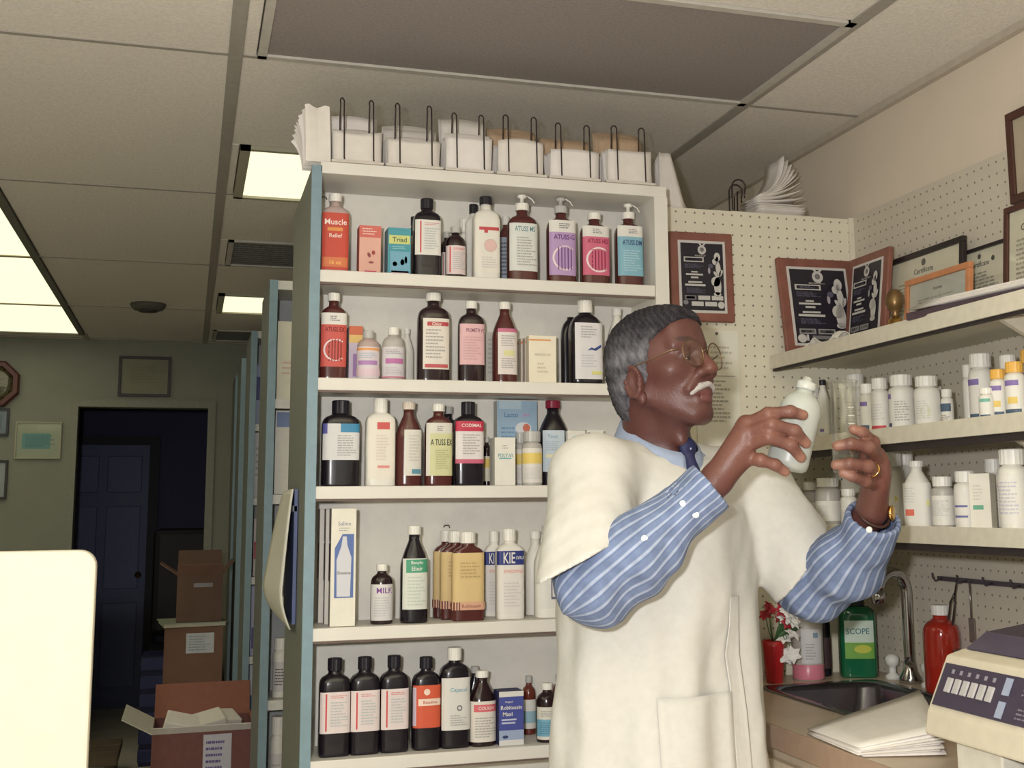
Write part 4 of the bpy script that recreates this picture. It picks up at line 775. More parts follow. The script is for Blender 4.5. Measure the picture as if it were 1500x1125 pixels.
# green mouthwash
gm = BM['green'] = mat((16, 104, 66), .12, .05, coat=.8)
bottle(1.582, 2.675, ZT, .088, .205, 'square', gm, mat((34, 40, 44), .3), 'square bottle of green mouthwash with dark neck beside the faucet', (.22, .66, .8, (196, 214, 200), [('t', 'SCOPE', -.1, .72, .16, (60, 120, 130), .8), ('b', -1, 1, 0, .42, (110, 170, 60)), ('d', .2, .25, .3, .14, (190, 196, 60))]), rz=-.35, name='mouthwash_bottle', caph=.2, db=.75)
bottle(1.508, 2.715, ZT, .042, .185, 'boston', 'black', mat((228, 200, 170), .5), 'slim black bottle with pale cap next to the green mouthwash', (.1, .5, 1.0, (70, 50, 54), []))
cl = bottle(1.446, 2.675, ZT, .075, .20, 'packer', 'clear', 'clear', 'clear jug with a little pink liquid left in it', (.2, .6, .7, (206, 204, 206), [('b', .1, .6, .75, .9, (120, 150, 170)), ('l', -.6, .4, .1, .6, 4, GREYI)]), rz=-.2, name='clear_jug')
MB().lathe([(.0378, .002), (.0381, .004), (.0381, .036), (.0375, .037)], n=24).build('pink_liquid', mat((216, 120, 140), .3), cl)
redp = mat((168, 34, 20), .12, .05, coat=.7)
bottle(1.632, 2.395, ZT, .082, .19, 'boston', redp, 'white', 'translucent orange-red plastic bottle with white cap behind the printer', None, name='red_bottle')
# small brass-topped glass
t = empty('glass_cup', (1.63, 2.30, ZT), 0, 'little glass cup of brown liquid beside the red bottle', 'cup')
MB().lathe([(.018, 0), (.020, .002), (.030, .10), (.028, .10), (.019, .006), (0, .005)], n=20).build('cup', glass((225, 220, 215), .1), t)
MB().lathe([(.0265, .072), (.0283, .096), (0, .096)], n=20).build('liquid', mat((110, 56, 46), .2), t)
# flowers
pv = stand(1142, 1002); pv = np.array([1.27, 2.60, ZT])
t = empty('flower_vase', (1.342, 2.650, ZT), 0, 'red vase of artificial red and white flowers beside the sink', 'flower vase')
MB().lathe([(.018, 0), (.020, .002), (.026, .085), (.028, .098), (.024, .098), (.022, .09), (0, .088)], n=20).build('vase', mat((190, 30, 34), .3), t)
R = random.Random(5)
def petal_flower(c, r, m, nm, par, n=6):
    b = MB(); base = Vector(c); ax = Vector((R.uniform(-.6, .2), R.uniform(-1, -.3), R.uniform(.1, .8))).normalized(); s = ax.orthogonal().normalized(); q = ax.cross(s)
    for i in range(n):
        a = 2*math.pi*i/n+R.uniform(-.2, .2); d = s*math.cos(a)+q*math.sin(a); sd = ax.cross(d)
        P = [base, base+d*r*.5+sd*r*.34+ax*r*.22, base+d*r+ax*r*.10, base+d*r*.5-sd*r*.34+ax*r*.22, base+d*r*.55+ax*r*.30]
        b.add([x[:] for x in P], [(0, 1, 4), (1, 2, 4), (2, 3, 4), (3, 0, 4)])
    return b.build(nm, m, par, solid=.0012)
redf = mat((176, 34, 48), .6, .1); whf = mat((226, 222, 220), .6); grn = mat((70, 110, 62), .6, .15)
for i in range(9):
    c = (R.uniform(-.02, .05), R.uniform(-.03, .01), R.uniform(.14, .19)); petal_flower(c, .018, redf, 'red_flower', t); MB().tube([(0, 0, .09), (c[0]*.6, c[1]*.6, .12), c], .0012, 5).build('stem', grn, t)
for i in range(12):
    c = (R.uniform(.015, .045), R.uniform(-.05, -.015), R.uniform(.06, .20)); petal_flower(c, .022, whf, 'white_flower', t); MB().tube([(0, 0, .09), (c[0]*.5, c[1]*.5, .13), c], .0012, 5).build('stem', grn, t)
for i in range(7):
    a = R.uniform(-1, 1); MB().grid(lambda u, v: (.014+a*.02+.05*v*math.cos(a)+(u-.5)*.02*math.sin(math.pi*v), -.012-.02*v*math.sin(i), .10+.05*v-.02*v*v), 2, 6).build('leaf', grn, t, solid=.001)
# paper stack on the counter
Q4 = [np.array(q) for q in ((1.082, 1.832), (1.098, 2.035), (1.372, 2.087), (1.210, 1.785))]; hq = (.016, .010, .058, .042)
t = empty('paper_pile', (1.18, 1.93, ZT), 0, 'loose pile of white paper on the counter in front of the sink', 'paper pile')
for i in range(8):
    f = (i+1)/8; dx, dy = R.uniform(-.006, .006), R.uniform(-.006, .006)
    def fn(u, v, f=f, i=i):
        w4 = ((1-u)*(1-v), (1-u)*v, u*v, u*(1-v)); p = sum(w*q for w, q in zip(w4, Q4)); hz_ = sum(w*q for w, q in zip(w4, hq))
        return (p[0]-1.18+dx, p[1]-1.93+dy, .001+hz_*f+.0012*math.sin(5*u+i)*f*v)
    MB().grid(fn, 6, 6).build('sheet', (slip3, PAPER, slip1)[i % 3], t, solid=.0022)
# ---- printer (face along the aisle)
pr = empty('printer', (1.12, 1.42, ZT+.0008), 0, 'beige desktop printer with dark key panel at the lower right', 'printer')
beige = mat((204, 193, 170), .5, .04)
zb = .062; L0, L1 = -.36, .265
def prism_y(poly, y0, y1, name, m, par, bev=.004):
    n = len(poly); V = [(x, y0, z) for x, z in poly]+[(x, y1, z) for x, z in poly]; F = [tuple(range(n)), tuple(range(n, 2*n))[::-1]]+[(i, n+i, n+(i+1) % n, (i+1) % n) for i in range(n)]
    return MB().add(V, F).build(name, m, par, bevel=bev)
prism_y([(-.012, zb), (-.006, zb+.034), (.035, zb+.118), (.065, zb+.126), (.34, zb+.126), (.34, zb)], L0, L1, 'case', beige, pr)
prism_y([(.060, zb+.127), (.10, zb+.152), (.22, zb+.168), (.30, zb+.155), (.31, zb+.127)], L0+.02, L1-.012, 'smoked_cover', mat((70, 62, 86), .15, .05), pr)
# inclined key panel: from (-.004, zb+.040) to (.031, zb+.112)
e0, e1 = np.array([-.0035, zb+.041]), np.array([.0325, zb+.1135]); dn = np.array([-(e1-e0)[1], (e1-e0)[0]]); dn = dn/np.linalg.norm(dn)
def pan(y, s, o): q = e0+(e1-e0)*s+dn*o; return (q[0], y, q[1])
kp = MB(); kp.add([pan(L1-.012, .06, .0005), pan(L0+.02, .06, .0005), pan(L0+.02, .90, .0005), pan(L1-.012, .90, .0005), pan(L1-.012, .06, .003), pan(L0+.02, .06, .003), pan(L0+.02, .90, .003), pan(L1-.012, .90, .003)], [(0, 1, 2, 3), (4, 7, 6, 5), (0, 4, 5, 1), (1, 5, 6, 2), (2, 6, 7, 3), (3, 7, 4, 0)])
kp = kp.build('key_panel', mat((62, 52, 72), .4), pr)
for i in range(6):
    y = L1-.032-.020*i; s0, s1 = .34, .62
    MB().add([pan(y, s0, .003), pan(y-.013, s0, .003), pan(y-.013, s1, .003), pan(y, s1, .003), pan(y-.001, s0, .006), pan(y-.012, s0, .006), pan(y-.012, s1, .006), pan(y-.001, s1, .006)], [(4, 7, 6, 5), (0, 4, 5, 1), (1, 5, 6, 2), (2, 6, 7, 3), (3, 7, 4, 0)]).build('key', mat((176, 172, 172), .5), kp)
    Print(lambda x, yy, o: pan(y-.0065-x, .70+yy, .003+o), .012, .12).run([('d', 0, .5, .25, 4.0*.4, (150, 146, 160))] if False else [('b', -.6, .6, .1, .8, (140, 136, 150))]).build('key_mark', kp)
for s0, s1 in ((.10, .40), (.52, .84)):
    y = L1-.165; MB().add([pan(y, s0, .0035), pan(y-.014, s0, .0035), pan(y-.014, s1, .0035), pan(y, s1, .0035), pan(y, s0, .0055), pan(y-.014, s0, .0055), pan(y-.014, s1, .0055), pan(y, s1, .0055)], [(4, 7, 6, 5), (0, 4, 5, 1), (1, 5, 6, 2), (2, 6, 7, 3), (3, 7, 4, 0)]).build('key', mat((150, 160, 186), .5), kp)
    Print(lambda x, yy, o: pan(y-.09-x, s0+yy, .003+o), .12, .3).run([('l', -.8, .9, .1, .9, 2, (120, 112, 126))]).build('key_mark', kp)
MB().box(.10, .13, .10, .13, zb+.165, zb+.185, .004).build('release_tab', mat((222, 216, 206), .4), pr)
MB().box(.16, .18, -.12, .08, zb+.165, zb+.235, .004).build('paper_guide', mat((36, 32, 40), .4), pr)
for (xa, xb, ya, yb) in ((.02, .32, .12, .23), (.02, .32, -.34, -.24)):
    MB().box(xa, xb, ya, yb, 0, zb, .003).build('stand_leg', mat((222, 216, 200), .5), pr)
MB().box(.04, .30, -.22, .10, .001, .04, .003).build('tray', mat((50, 44, 52), .5), pr)
t = empty('paper_sheet', (1.22, 1.40, ZT+.0), 0, 'crumpled white form feeding out under the printer', 'paper')
t.location = (1.125, 1.36, ZT+.001); MB().grid(lambda u, v: (-.03+.06*u, -.16+.26*v, .003+.012*abs(math.sin(6*v+3*u))), 5, 10, False).build('sheet', slip3, t, solid=.001)

# ---- tools on the pegboard
def hook_rail(Y0, Y1, zz, label):
    t = empty('tool_rack', (XW-.008, (Y0+Y1)/2, zz), 0, label, 'tool rack'); h = (Y1-Y0)/2
    MB().box(-.012, -.0005, -h, h, -.005, .005, .002).build('rail', mat((84, 74, 84), .4), t)
    for i in range(6):
        y = -h+.02+(2*h-.04)*i/5; MB().tube([(-.012, y, 0), (-.03, y, -.004), (-.036, y, .004), (-.036, y, .014)], .0022, 6).build('hook', mat((70, 62, 72), .4), t)
    return t
hook_rail(1.95, 2.45, 1.245, 'dark rail of hooks on the pegboard right of the faucet')
q = onX(1405, 850, XW-.04); t = empty('wire_whisk', (XW-.045, q[1], 1.247), 0, 'small wire loop tool hanging slanted from the hook rail', 'tool')
MB().tube([(0, 0, .004), (0, .012, -.03)], .002, 6).build('shank', WIRE, t)
MB().tube([(0, .012, -.03), (0, .016, -.06), (0, .030, -.11), (0, .042, -.12), (0, .046, -.105), (0, .030, -.05), (0, .014, -.03)], .0022, 6).build('loop', WIRE, t)
q = onX(1423, 860, XW-.04); t = empty('spatula', (XW-.045, q[1], 1.247), 0, 'thin metal spatula hanging straight down from the hook rail', 'tool')
MB().tube([(0, 0, .002), (0, 0, -.08)], .0018, 6).build('handle', mat((140, 132, 132), .3, 0, .8), t)
MB().box(-.0008, .0008, -.010, .010, -.13, -.078, .0005).build('blade', mat((160, 152, 150), .3, 0, .8), t)
p = onZ(1437, 935, ZT)
bottle(1.64, 2.13, ZT, .03, .13, 'taper', 'white', 'white', 'slim white bottle standing behind the printer by the wall')
# ================================================================ THE MAN
class Field:
    """signed distance field on a grid; shapes blend smoothly; surface taken with surface nets"""
    def __init__(s, lo, hi, h):
        s.lo = np.array(lo, float); s.h = h; s.n = np.ceil((np.array(hi)-s.lo)/h).astype(int)+1
        s.f = np.full(s.n, 1.0, np.float32); s.ax = [(s.lo[i]+h*np.arange(s.n[i])).astype(np.float32) for i in range(3)]
    def sub(s, lo, hi):
        a = np.clip(np.floor((np.array(lo)-s.lo)/s.h).astype(int), 0, s.n); b = np.clip(np.ceil((np.array(hi)-s.lo)/s.h).astype(int)+1, 0, s.n)
        sl = tuple(slice(a[i], b[i]) for i in range(3)); return sl, s.ax[0][sl[0]][:, None, None], s.ax[1][sl[1]][None, :, None], s.ax[2][sl[2]][None, None, :]
    def op(s, sl, d, k, cut=False):
        f = s.f[sl]
        if cut:
            d = -d; hh = np.maximum(k-np.abs(f-d), 0)/k if k else 0; r = np.maximum(f, d)+(hh*hh*k*.25 if k else 0)
        else:
            hh = np.maximum(k-np.abs(f-d), 0)/k if k else 0; r = np.minimum(f, d)-(hh*hh*k*.25 if k else 0)
        s.f[sl] = r
    def cone(s, a, b, ra, rb, k=.01, cut=False):
        a = np.array(a, float); b = np.array(b, float); m = max(ra, rb)+k+2.5*s.h
        sl, x, y, z = s.sub(np.minimum(a, b)-m, np.maximum(a, b)+m); ba = b-a; L2 = ba@ba+1e-12
        t = np.clip(((x-a[0])*ba[0]+(y-a[1])*ba[1]+(z-a[2])*ba[2])/L2, 0, 1)
        d = np.sqrt((x-a[0]-t*ba[0])**2+(y-a[1]-t*ba[1])**2+(z-a[2]-t*ba[2])**2)-(ra+(rb-ra)*t)
        s.op(sl, d, k, cut)
    def ell(s, c, r, M=None, k=.01, cut=False):
        c = np.array(c, float); r = np.array(r, float); m = r.max()+k+2.5*s.h; sl, x, y, z = s.sub(c-m, c+m); M = np.eye(3) if M is None else M
        q = [(x-c[0])*M[i][0]+(y-c[1])*M[i][1]+(z-c[2])*M[i][2] for i in range(3)]
        k0 = np.sqrt(sum((q[i]/r[i])**2 for i in range(3)))+1e-9; k1 = np.sqrt(sum((q[i]/r[i]**2)**2 for i in range(3)))+1e-9
        s.op(sl, k0*(k0-1)/k1, k, cut)
    def chain(s, pts, rs, k=.006):
        for i in range(len(pts)-1): s.cone(pts[i], pts[i+1], rs[i], rs[i+1], k)
    def fn(s, func, lo, hi, k=.01, cut=False):
        sl, x, y, z = s.sub(lo, hi); s.op(sl, func(x, y, z), k, cut)
    def surface(s):
        f = s.f; neg = f < 0
        c = np.zeros(tuple(s.n-1), np.uint8)
        for i in range(2):
            for j in range(2):
                for k in range(2): c += neg[i:s.n[0]-1+i, j:s.n[1]-1+j, k:s.n[2]-1+k]
        I = np.argwhere((c > 0) & (c < 8)); idx = np.full(tuple(s.n-1), -1, np.int32); idx[tuple(I.T)] = np.arange(len(I))
        acc = np.zeros((len(I), 3)); cnt = np.zeros(len(I))
        cor = [(i, j, k) for i in range(2) for j in range(2) for k in range(2)]
        for a in cor:
            for ax in range(3):
                if a[ax]: continue
                b = list(a); b[ax] = 1; fa = f[I[:, 0]+a[0], I[:, 1]+a[1], I[:, 2]+a[2]]; fb = f[I[:, 0]+b[0], I[:, 1]+b[1], I[:, 2]+b[2]]
                m = (fa < 0) != (fb < 0); t = fa/(fa-fb+1e-12); P = np.tile(np.array(a, float), (len(I), 1)); P[:, ax] += t
                acc[m] += P[m]; cnt[m] += 1
        V = s.lo+s.h*(I+acc/cnt[:, None]); Q = []
        for ax in range(3):
            u, v = (ax+1) % 3, (ax+2) % 3; sa = [slice(None)]*3; sb = [slice(None)]*3; sa[ax] = slice(0, -1); sb[ax] = slice(1, None)
            E = np.argwhere(neg[tuple(sa)] != neg[tuple(sb)]); E = E[(E[:, u] > 0) & (E[:, v] > 0) & (E[:, u] < s.n[u]-1) & (E[:, v] < s.n[v]-1)]
            fl = neg[tuple(sa)][tuple(E.T)]; quad = []
            for du, dv in ((0, 0), (-1, 0), (-1, -1), (0, -1)):
                e = E.copy(); e[:, u] += du; e[:, v] += dv; quad.append(idx[tuple(e.T)])
            q = np.stack(quad, 1); q[~fl] = q[~fl][:, ::-1]; Q.append(q)
        Q = np.concatenate(Q); Q = Q[(Q >= 0).all(1)]
        return V, Q
def field_mesh(name, F_, m, parent, attrs=None, smooth_it=2):
    V, Q = F_.surface()
    for _ in range(smooth_it):      # light smoothing over the quad edges
        E = np.concatenate([Q[:, [0, 1]], Q[:, [1, 2]], Q[:, [2, 3]], Q[:, [3, 0]]]); s_ = np.zeros_like(V); c = np.zeros(len(V))
        for a, b in ((0, 1), (1, 0)):
            for ax in range(3): s_[:, ax] += np.bincount(E[:, a], V[E[:, b], ax], len(V))
            c += np.bincount(E[:, a], minlength=len(V))
        V = V*.5+.5*s_/np.maximum(c, 1)[:, None]
    me = bpy.data.meshes.new(name); me.vertices.add(len(V)); me.vertices.foreach_set('co', V.astype(np.float32).ravel())
    me.loops.add(Q.size); me.loops.foreach_set('vertex_index', Q.astype(np.int32).ravel()); me.polygons.add(len(Q))
    me.polygons.foreach_set('loop_start', np.arange(0, Q.size, 4, dtype=np.int32)); me.polygons.foreach_set('use_smooth', np.ones(len(Q), bool))
    me.update(calc_edges=True); me.validate(); me.materials.append(m)
    if attrs:
        for an, (typ, fnc) in attrs.items():
            a = me.attributes.new(an, typ, 'POINT'); d = fnc(V).astype(np.float32)
            if typ == 'FLOAT': a.data.foreach_set('value', d)
            else: a.data.foreach_set('color', d.ravel())
    return link(name, me, parent), V
def wob(P, s, seed=0):
    """smooth pseudo-noise, sums of sines"""
    R = np.random.default_rng(seed); o = 0
    for i in range(5):
        k = R.normal(size=3); k *= s*(1+.4*i)/np.linalg.norm(k); o = o+np.sin(P[0]*k[0]+P[1]*k[1]+P[2]*k[2]+R.uniform(0, 6.3))/(1+.35*i)
    return o/2.4
man = empty('person', (0.86, 2.15, 0), 0, 'grey-haired man with glasses in white coat and blue shirt holding a bottle and beaker', 'person')
def toman(o): o.matrix_parent_inverse = Matrix.Translation((-.86, -2.15, 0)); return o
# ---- joints (all in metres, in the room)
HW = 2.20
hc = J(965, 547, HW)                                    # centre of the head
ya_ = math.radians(51); hf = math.sin(ya_)*RH-math.cos(ya_)*FH; up = np.array([0, 0, 1.0])
tilt = math.radians(9); hfw = hf*math.cos(tilt)+up*math.sin(tilt); hup = up*math.cos(tilt)-hf*math.sin(tilt); hr = np.cross(hfw, hup)   # hr = his right
HM = np.array([hr, hfw, hup])                           # rows: local axes (x right, y forward, z up)
def hd(x, y, z): return hc+hr*x+hfw*y+hup*z
ta = math.radians(36); tf = math.sin(ta)*RH-math.cos(ta)*FH; ts_ = np.cross(tf, up)      # chest direction and his right
nb = J(966, 672, 2.225); TC = np.array([nb[0], nb[1], 0])+(-tf*.012); TC[2] = 0
TC = TC+RH*.0
shR = J(868, 702, 2.10); elR = J(868, 862, 1.93); wrR = J(1046, 708, 1.95)
shL = J(1098, 712, 2.34); elL = J(1192, 862, 2.25); wrL = J(1279, 748, 2.11)
# held things
b0, b1 = J(1156, 668, 1.985), J(1184, 553, 2.005); bax = (b1-b0)/np.linalg.norm(b1-b0)
g0, g1 = J(1240, 692, 2.065), J(1241, 556, 2.065)
# ---- skin: head, neck, inner trunk, arms and hands as one surface
lo = np.array([.50, 1.70, .90]); hi = np.array([1.36, 2.50, 1.83])
B = Field(lo, hi, .0030)
FZ = .011
def fc(x, y, z): return hd(x, y, z+FZ)                  # face features
B.ell(hd(0, -.006, .030), (.072, .088, .083), HM, .01)
B.ell(hd(0, .030, -.004), (.062, .064, .076), HM, .02)
B.ell(hd(0, .046, -.046), (.043, .047, .054), HM, .02)
B.ell(hd(0, .076, -.090), (.021, .018, .018), HM, .022)
for sg in (-1, 1):
    B.cone(hd(sg*.053, -.002, -.044), hd(sg*.017, .068, -.092), .016, .015, .02)     # jaw
    B.ell(fc(sg*.046, .056, -.022), (.021, .022, .018), HM, .02)                       # cheekbone
    B.cone(fc(sg*.012, .089, .022), fc(sg*.046, .070, .020), .0105, .009, .012)        # brow
B.ell(hd(0, .066, .058), (.052, .026, .040), HM, .02)                                   # forehead
B.ell(fc(0, .074, -.060), (.031, .024, .024), HM, .014)                                 # muzzle
for sg in (-1, 1): B.ell(fc(sg*.033, .094, .000), (.018, .014, .012), HM, .008, True)   # eye sockets
for sg in (-1, 1):
    B.ell(fc(sg*.033, .0790, .0020), (.0140, .0125, .0108), HM, .003)                   # eyelids
    B.cone(fc(sg*.022, .087, -.013), fc(sg*.042, .078, -.012), .004, .004, .006)
    B.cone(fc(sg*.024, .092, -.042), fc(sg*.036, .080, -.062), .0045, .0035, .010)      # fold beside the mouth
B.cone(fc(0, .087, .016), fc(0, .107, -.022), .0085, .0130, .010)                       # nose
B.ell(fc(0, .112, -.029), (.0130, .0110, .0100), HM, .008)
for sg in (-1, 1):
    B.ell(fc(sg*.0165, .099, -.034), (.0110, .012, .0088), HM, .006)
    B.ell(fc(sg*.008, .106, -.0425), (.0045, .006, .004), HM, .003, True)
B.cone(fc(-.020, .086, -.0685), fc(.020, .086, -.0685), .0065, .0065, .005); B.ell(fc(0, .094, -.0665), (.015, .0065, .0060), HM, .005)
B.cone(fc(-.017, .085, -.081), fc(.017, .085, -.081), .0068, .0068, .005); B.ell(fc(0, .092, -.0815), (.016, .0072, .0068), HM, .005)
B.cone(fc(-.026, .090, -.0745), fc(.026, .090, -.0745), .0022, .0022, .002, True)
B.cone(fc(0, .100, -.0745), fc(0, .107, -.0745), .0026, .0026, .002, True)
for sg in (-1, 1):                                                                       # ears
    B.ell(hd(sg*.078, -.002, -.024), (.0085, .0190, .030), HM, .006)
    B.ell(hd(sg*.074, .006, -.053), (.0065, .009, .012), HM, .006)
    for q in np.linspace(.2, 5.2, 13): B.ell(hd(sg*.0850, -.002-.0165*math.cos(q+1.2), -.022+.027*math.sin(q+1.2)), (.0044, .0044, .0044), None, .004)
    B.ell(hd(sg*.0905, .002, -.022), (.0085, .0100, .0155), HM, .003, True)
    B.ell(hd(sg*.0850, .010, -.028), (.004, .004, .006), HM, .004)
nkb = J(962, 664, 2.225)
B.cone(hd(0, -.028, -.050), nkb+np.array([0, 0, .03]), .054, .056, .02); B.cone(nkb+np.array([0, 0, .03]), nkb-np.array([0, 0, .08]), .056, .085, .03)
B.cone(hd(0, .022, -.085), nkb+tf*.03, .030, .030, .02)                                  # throat
B.cone(hd(0, .024, -.115), hd(0, .026, -.130), .012, .012, .012)
trk = np.array([TC[0], TC[1], 0])
B.cone(trk+[0, 0, 1.40], trk+[0, 0, 1.00], .11, .10, .05)
B.cone(nkb-[0, 0, .06], shR, .05, .045, .03); B.cone(nkb-[0, 0, .06], shL, .05, .045, .03)
B.cone(shR, elR, .042, .036, .02); B.cone(elR, wrR, .037, .027, .02)
B.cone(shL, elL, .042, .036, .02); B.cone(elL, wrL, .037, .027, .02)
TIPS = []
def hand(wr, K, rad, pal, thumb, trad, web=.010):
    for m_, r_ in zip([c[0] for c in K], pal): B.cone(wr, m_, .0225, r_, web)
    ms = [c[0] for c in K]
    for a, b in zip(ms[:-1], ms[1:]): B.cone(a, b, .0125, .0125, .008)
    for c, r_ in zip(K, rad):
        B.chain(c, [r_*1.16, r_*1.08, r_*.98, r_*.88], .0035); B.ell(c[1], (r_*1.15,)*3, None, .004); B.ell(c[2], (r_*1.04,)*3, None, .003); TIPS.append(c[3])
    B.chain(thumb, trad, .006); TIPS.append(thumb[-1])
KR = [[J(1093, 622, 1.958), J(1125, 607, 1.937), J(1158, 603, 1.938), J(1176, 608, 1.946)],
      [J(1091, 637, 1.948), J(1130, 622, 1.925), J(1164, 631, 1.928), J(1180, 649, 1.938)],
      [J(1091, 654, 1.946), J(1126, 640, 1.924), J(1158, 652, 1.927), J(1173, 670, 1.936)],
      [J(1092, 671, 1.950), J(1114, 674, 1.934), J(1136, 681, 1.936), J(1150, 691, 1.943)]]
hand(J(1052, 700, 1.955), KR, (.0102, .0104, .0102, .0096), (.016, .016, .016, .015), [J(1072, 668, 1.975), J(1108, 632, 2.02), J(1140, 618, 2.040), J(1163, 612, 2.042)], [.018, .013, .0105, .009])
KL = [[J(1284, 668, 2.072), J(1279, 648, 2.050), J(1264, 634, 2.034), J(1250, 629, 2.030)],
      [J(1289, 681, 2.066), J(1273, 655, 2.028), J(1246, 650, 2.021), J(1226, 653, 2.026)],
      [J(1290, 697, 2.066), J(1272, 683, 2.026), J(1244, 679, 2.018), J(1224, 681, 2.024)],
      [J(1287, 712, 2.072), J(1268, 705, 2.038), J(1249, 698, 2.024), J(1235, 693, 2.026)]]
hand(J(1277, 742, 2.105), KL, (.0100, .0102, .0098, .0090), (.016, .017, .017, .016), [J(1278, 712, 2.10), J(1268, 684, 2.115), J(1256, 664, 2.112), J(1246, 650, 2.106)], [.018, .013, .0105, .009])
skinc = np.array(lin((100, 57, 52))); lightc = np.array(lin((190, 134, 112))); lipc = np.array(lin((120, 66, 64))); darkc = np.array(lin((78, 42, 40)))
def skincol(V):
    c = np.tile(skinc, (len(V), 1)); L = (V-hc)@HM.T
    def mix(w, col):
        nonlocal c; c = c*(1-w[:, None])+col*w[:, None]
    mix(np.clip(.30+.5*wob(V.T, 60, 3), 0, 1)*.25, darkc)
    for t_ in TIPS: mix(np.clip(1-np.linalg.norm(V-t_, axis=1)/.018, 0, 1)**.7*.85, lightc)
    for K_ in (KR, KL):
        for c_ in K_:
            for t_ in c_[1:3]: mix(np.clip(1-np.linalg.norm(V-t_, axis=1)/.020, 0, 1)*.35, lightc)
    for hcen in (KR[1][0], KL[1][0]): mix(np.clip(1.3-np.linalg.norm(V-hcen, axis=1)/.10, 0, 1)*.30, np.array(lin((150, 92, 72))))  # hands painted lighter for the stronger light falling on them
    head = (np.abs(L[:, 0]) < .12) & (L[:, 2] > -.14) & (L[:, 2] < .15) & (np.abs(L[:, 1]) < .14)
    lw = np.clip(1-np.sqrt((L[:, 0]/.026)**2+((L[:, 2]+.0745-FZ)/.0135)**2+((L[:, 1]-.094)/.02)**2), 0, 1)*head; mix(np.clip(lw*2.2, 0, .85), lipc)
    nz = np.clip(1-np.linalg.norm(L-[0, .112, -.026+FZ], axis=1)/.03, 0, 1)*head; mix(nz*.35, np.array(lin((150, 88, 66))))
    for sg in (-1, 1):
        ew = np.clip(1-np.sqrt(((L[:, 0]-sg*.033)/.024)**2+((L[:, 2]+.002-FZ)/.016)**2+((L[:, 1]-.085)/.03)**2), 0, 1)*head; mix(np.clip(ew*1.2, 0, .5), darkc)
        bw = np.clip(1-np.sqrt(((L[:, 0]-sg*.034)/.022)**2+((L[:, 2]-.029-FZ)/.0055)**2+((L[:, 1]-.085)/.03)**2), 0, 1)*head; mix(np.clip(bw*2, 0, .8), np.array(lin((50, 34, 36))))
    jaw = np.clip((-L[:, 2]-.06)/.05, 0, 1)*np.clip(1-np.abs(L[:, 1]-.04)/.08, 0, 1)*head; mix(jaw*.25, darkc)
    return np.concatenate([c, np.ones((len(V), 1))], 1)
skinm = attrmat('skin', 'col', .43, .22, 330, .45)
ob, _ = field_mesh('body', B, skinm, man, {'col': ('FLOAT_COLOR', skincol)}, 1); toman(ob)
# eyes
for sg in (-1, 1):
    c = fc(sg*.032, .0790, -.0030)
    e = MB().lathe([(.0, -.0098), (.0060, -.0078), (.0092, -.0034), (.0098, 0), (.0092, .0034), (.006, .0078), (0, .0098)], c, 16).build('eye', mat((196, 180, 170), .2, 0), man); toman(e)
    ir = MB().lathe([(.0048, 0), (.0035, .0008), (0, .0011)], c+hfw*.0090-hup*.0015, 16, Matrix(tuple(map(tuple, np.array([hr, hup, hfw]).T)))).build('iris', mat((34, 22, 20), .1, 0), e)
# ---- hair
Hh = Field(hc-.15, hc+.15, .0026)
Hh.ell(hd(0, -.006, .032), (.0830, .0965, .0920), HM, .005); Hh.ell(hd(0, -.036, -.030), (.067, .060, .066), HM, .03); Hh.ell(hd(0, .040, .070), (.060, .056, .046), HM, .02)
Lx = [(Hh.ax[0][:, None, None]-hc[0])*HM[i][0]+(Hh.ax[1][None, :, None]-hc[1])*HM[i][1]+(Hh.ax[2][None, None, :]-hc[2])*HM[i][2] for i in range(3)]
hz = np.array([-.15, -.095, -.07, -.045, -.034, -.026, .0, .02, .045, .058, .068, .078, .090, .13]); hy = np.array([-.060, -.055, -.047, -.036, -.026, .012, .022, .027, .033, .046, .068, .084, .098, .12])
hl = np.interp(Lx[2], hz, hy)
Hh.f = np.maximum(Hh.f, (Lx[1]-hl)*.85); Hh.f = np.maximum(Hh.f, (-.092-Lx[2]))
for sg in (-1, 1): Hh.ell(hd(sg*.084, .000, -.026), (.016, .024, .036), HM, .004, True)
PX = np.broadcast_arrays(*Lx); Hh.f -= (.0016*wob(PX, 420, 5)+.0014*wob(PX, 760, 6)+.0012*wob(PX, 190, 8)).astype(np.float32)
hk, hg, hg2 = np.array(lin((38, 34, 40))), np.array(lin((128, 126, 134))), np.array(lin((84, 82, 92)))
def haircol(V):
    L = (V-hc)@HM.T; n = .5+.5*wob(L.T, 160, 9); n2 = .5+.5*wob(L.T, 700, 12)
    g = np.clip((.075-L[:, 2])/.05, 0, 1)*np.clip((L[:, 1]+.085)/.05, 0, 1)*.75+.10; g = np.clip(g*(.35+.9*n)+.25*(n2-.5), 0, 1)
    c = hk*(1-g[:, None])+hg*g[:, None]; return np.concatenate([c, np.ones((len(V), 1))], 1)
ob, _ = field_mesh('hair', Hh, attrmat('hair', 'col', .85, .9, 480, .2), man, {'col': ('FLOAT_COLOR', haircol)}, 0); toman(ob)
# ---- moustache
Mo = Field(hc-.15, hc+.15, .0022)
for sg in (-1, 1):
    Mo.cone(fc(sg*.003, .1005, -.0545), fc(sg*.019, .0955, -.0585), .0054, .0056, .003); Mo.cone(fc(sg*.019, .0955, -.0585), fc(sg*.033, .083, -.070), .0056, .0034, .003)
PM = np.broadcast_arrays(Mo.ax[0][:, None, None], Mo.ax[1][None, :, None], Mo.ax[2][None, None, :]); Mo.f -= (.0009*wob(PM, 900, 2)).astype(np.float32)
ob, _ = field_mesh('moustache', Mo, mat((182, 174, 172), .85, .2, scale=300, bump=.6), man, None, 0); toman(ob)
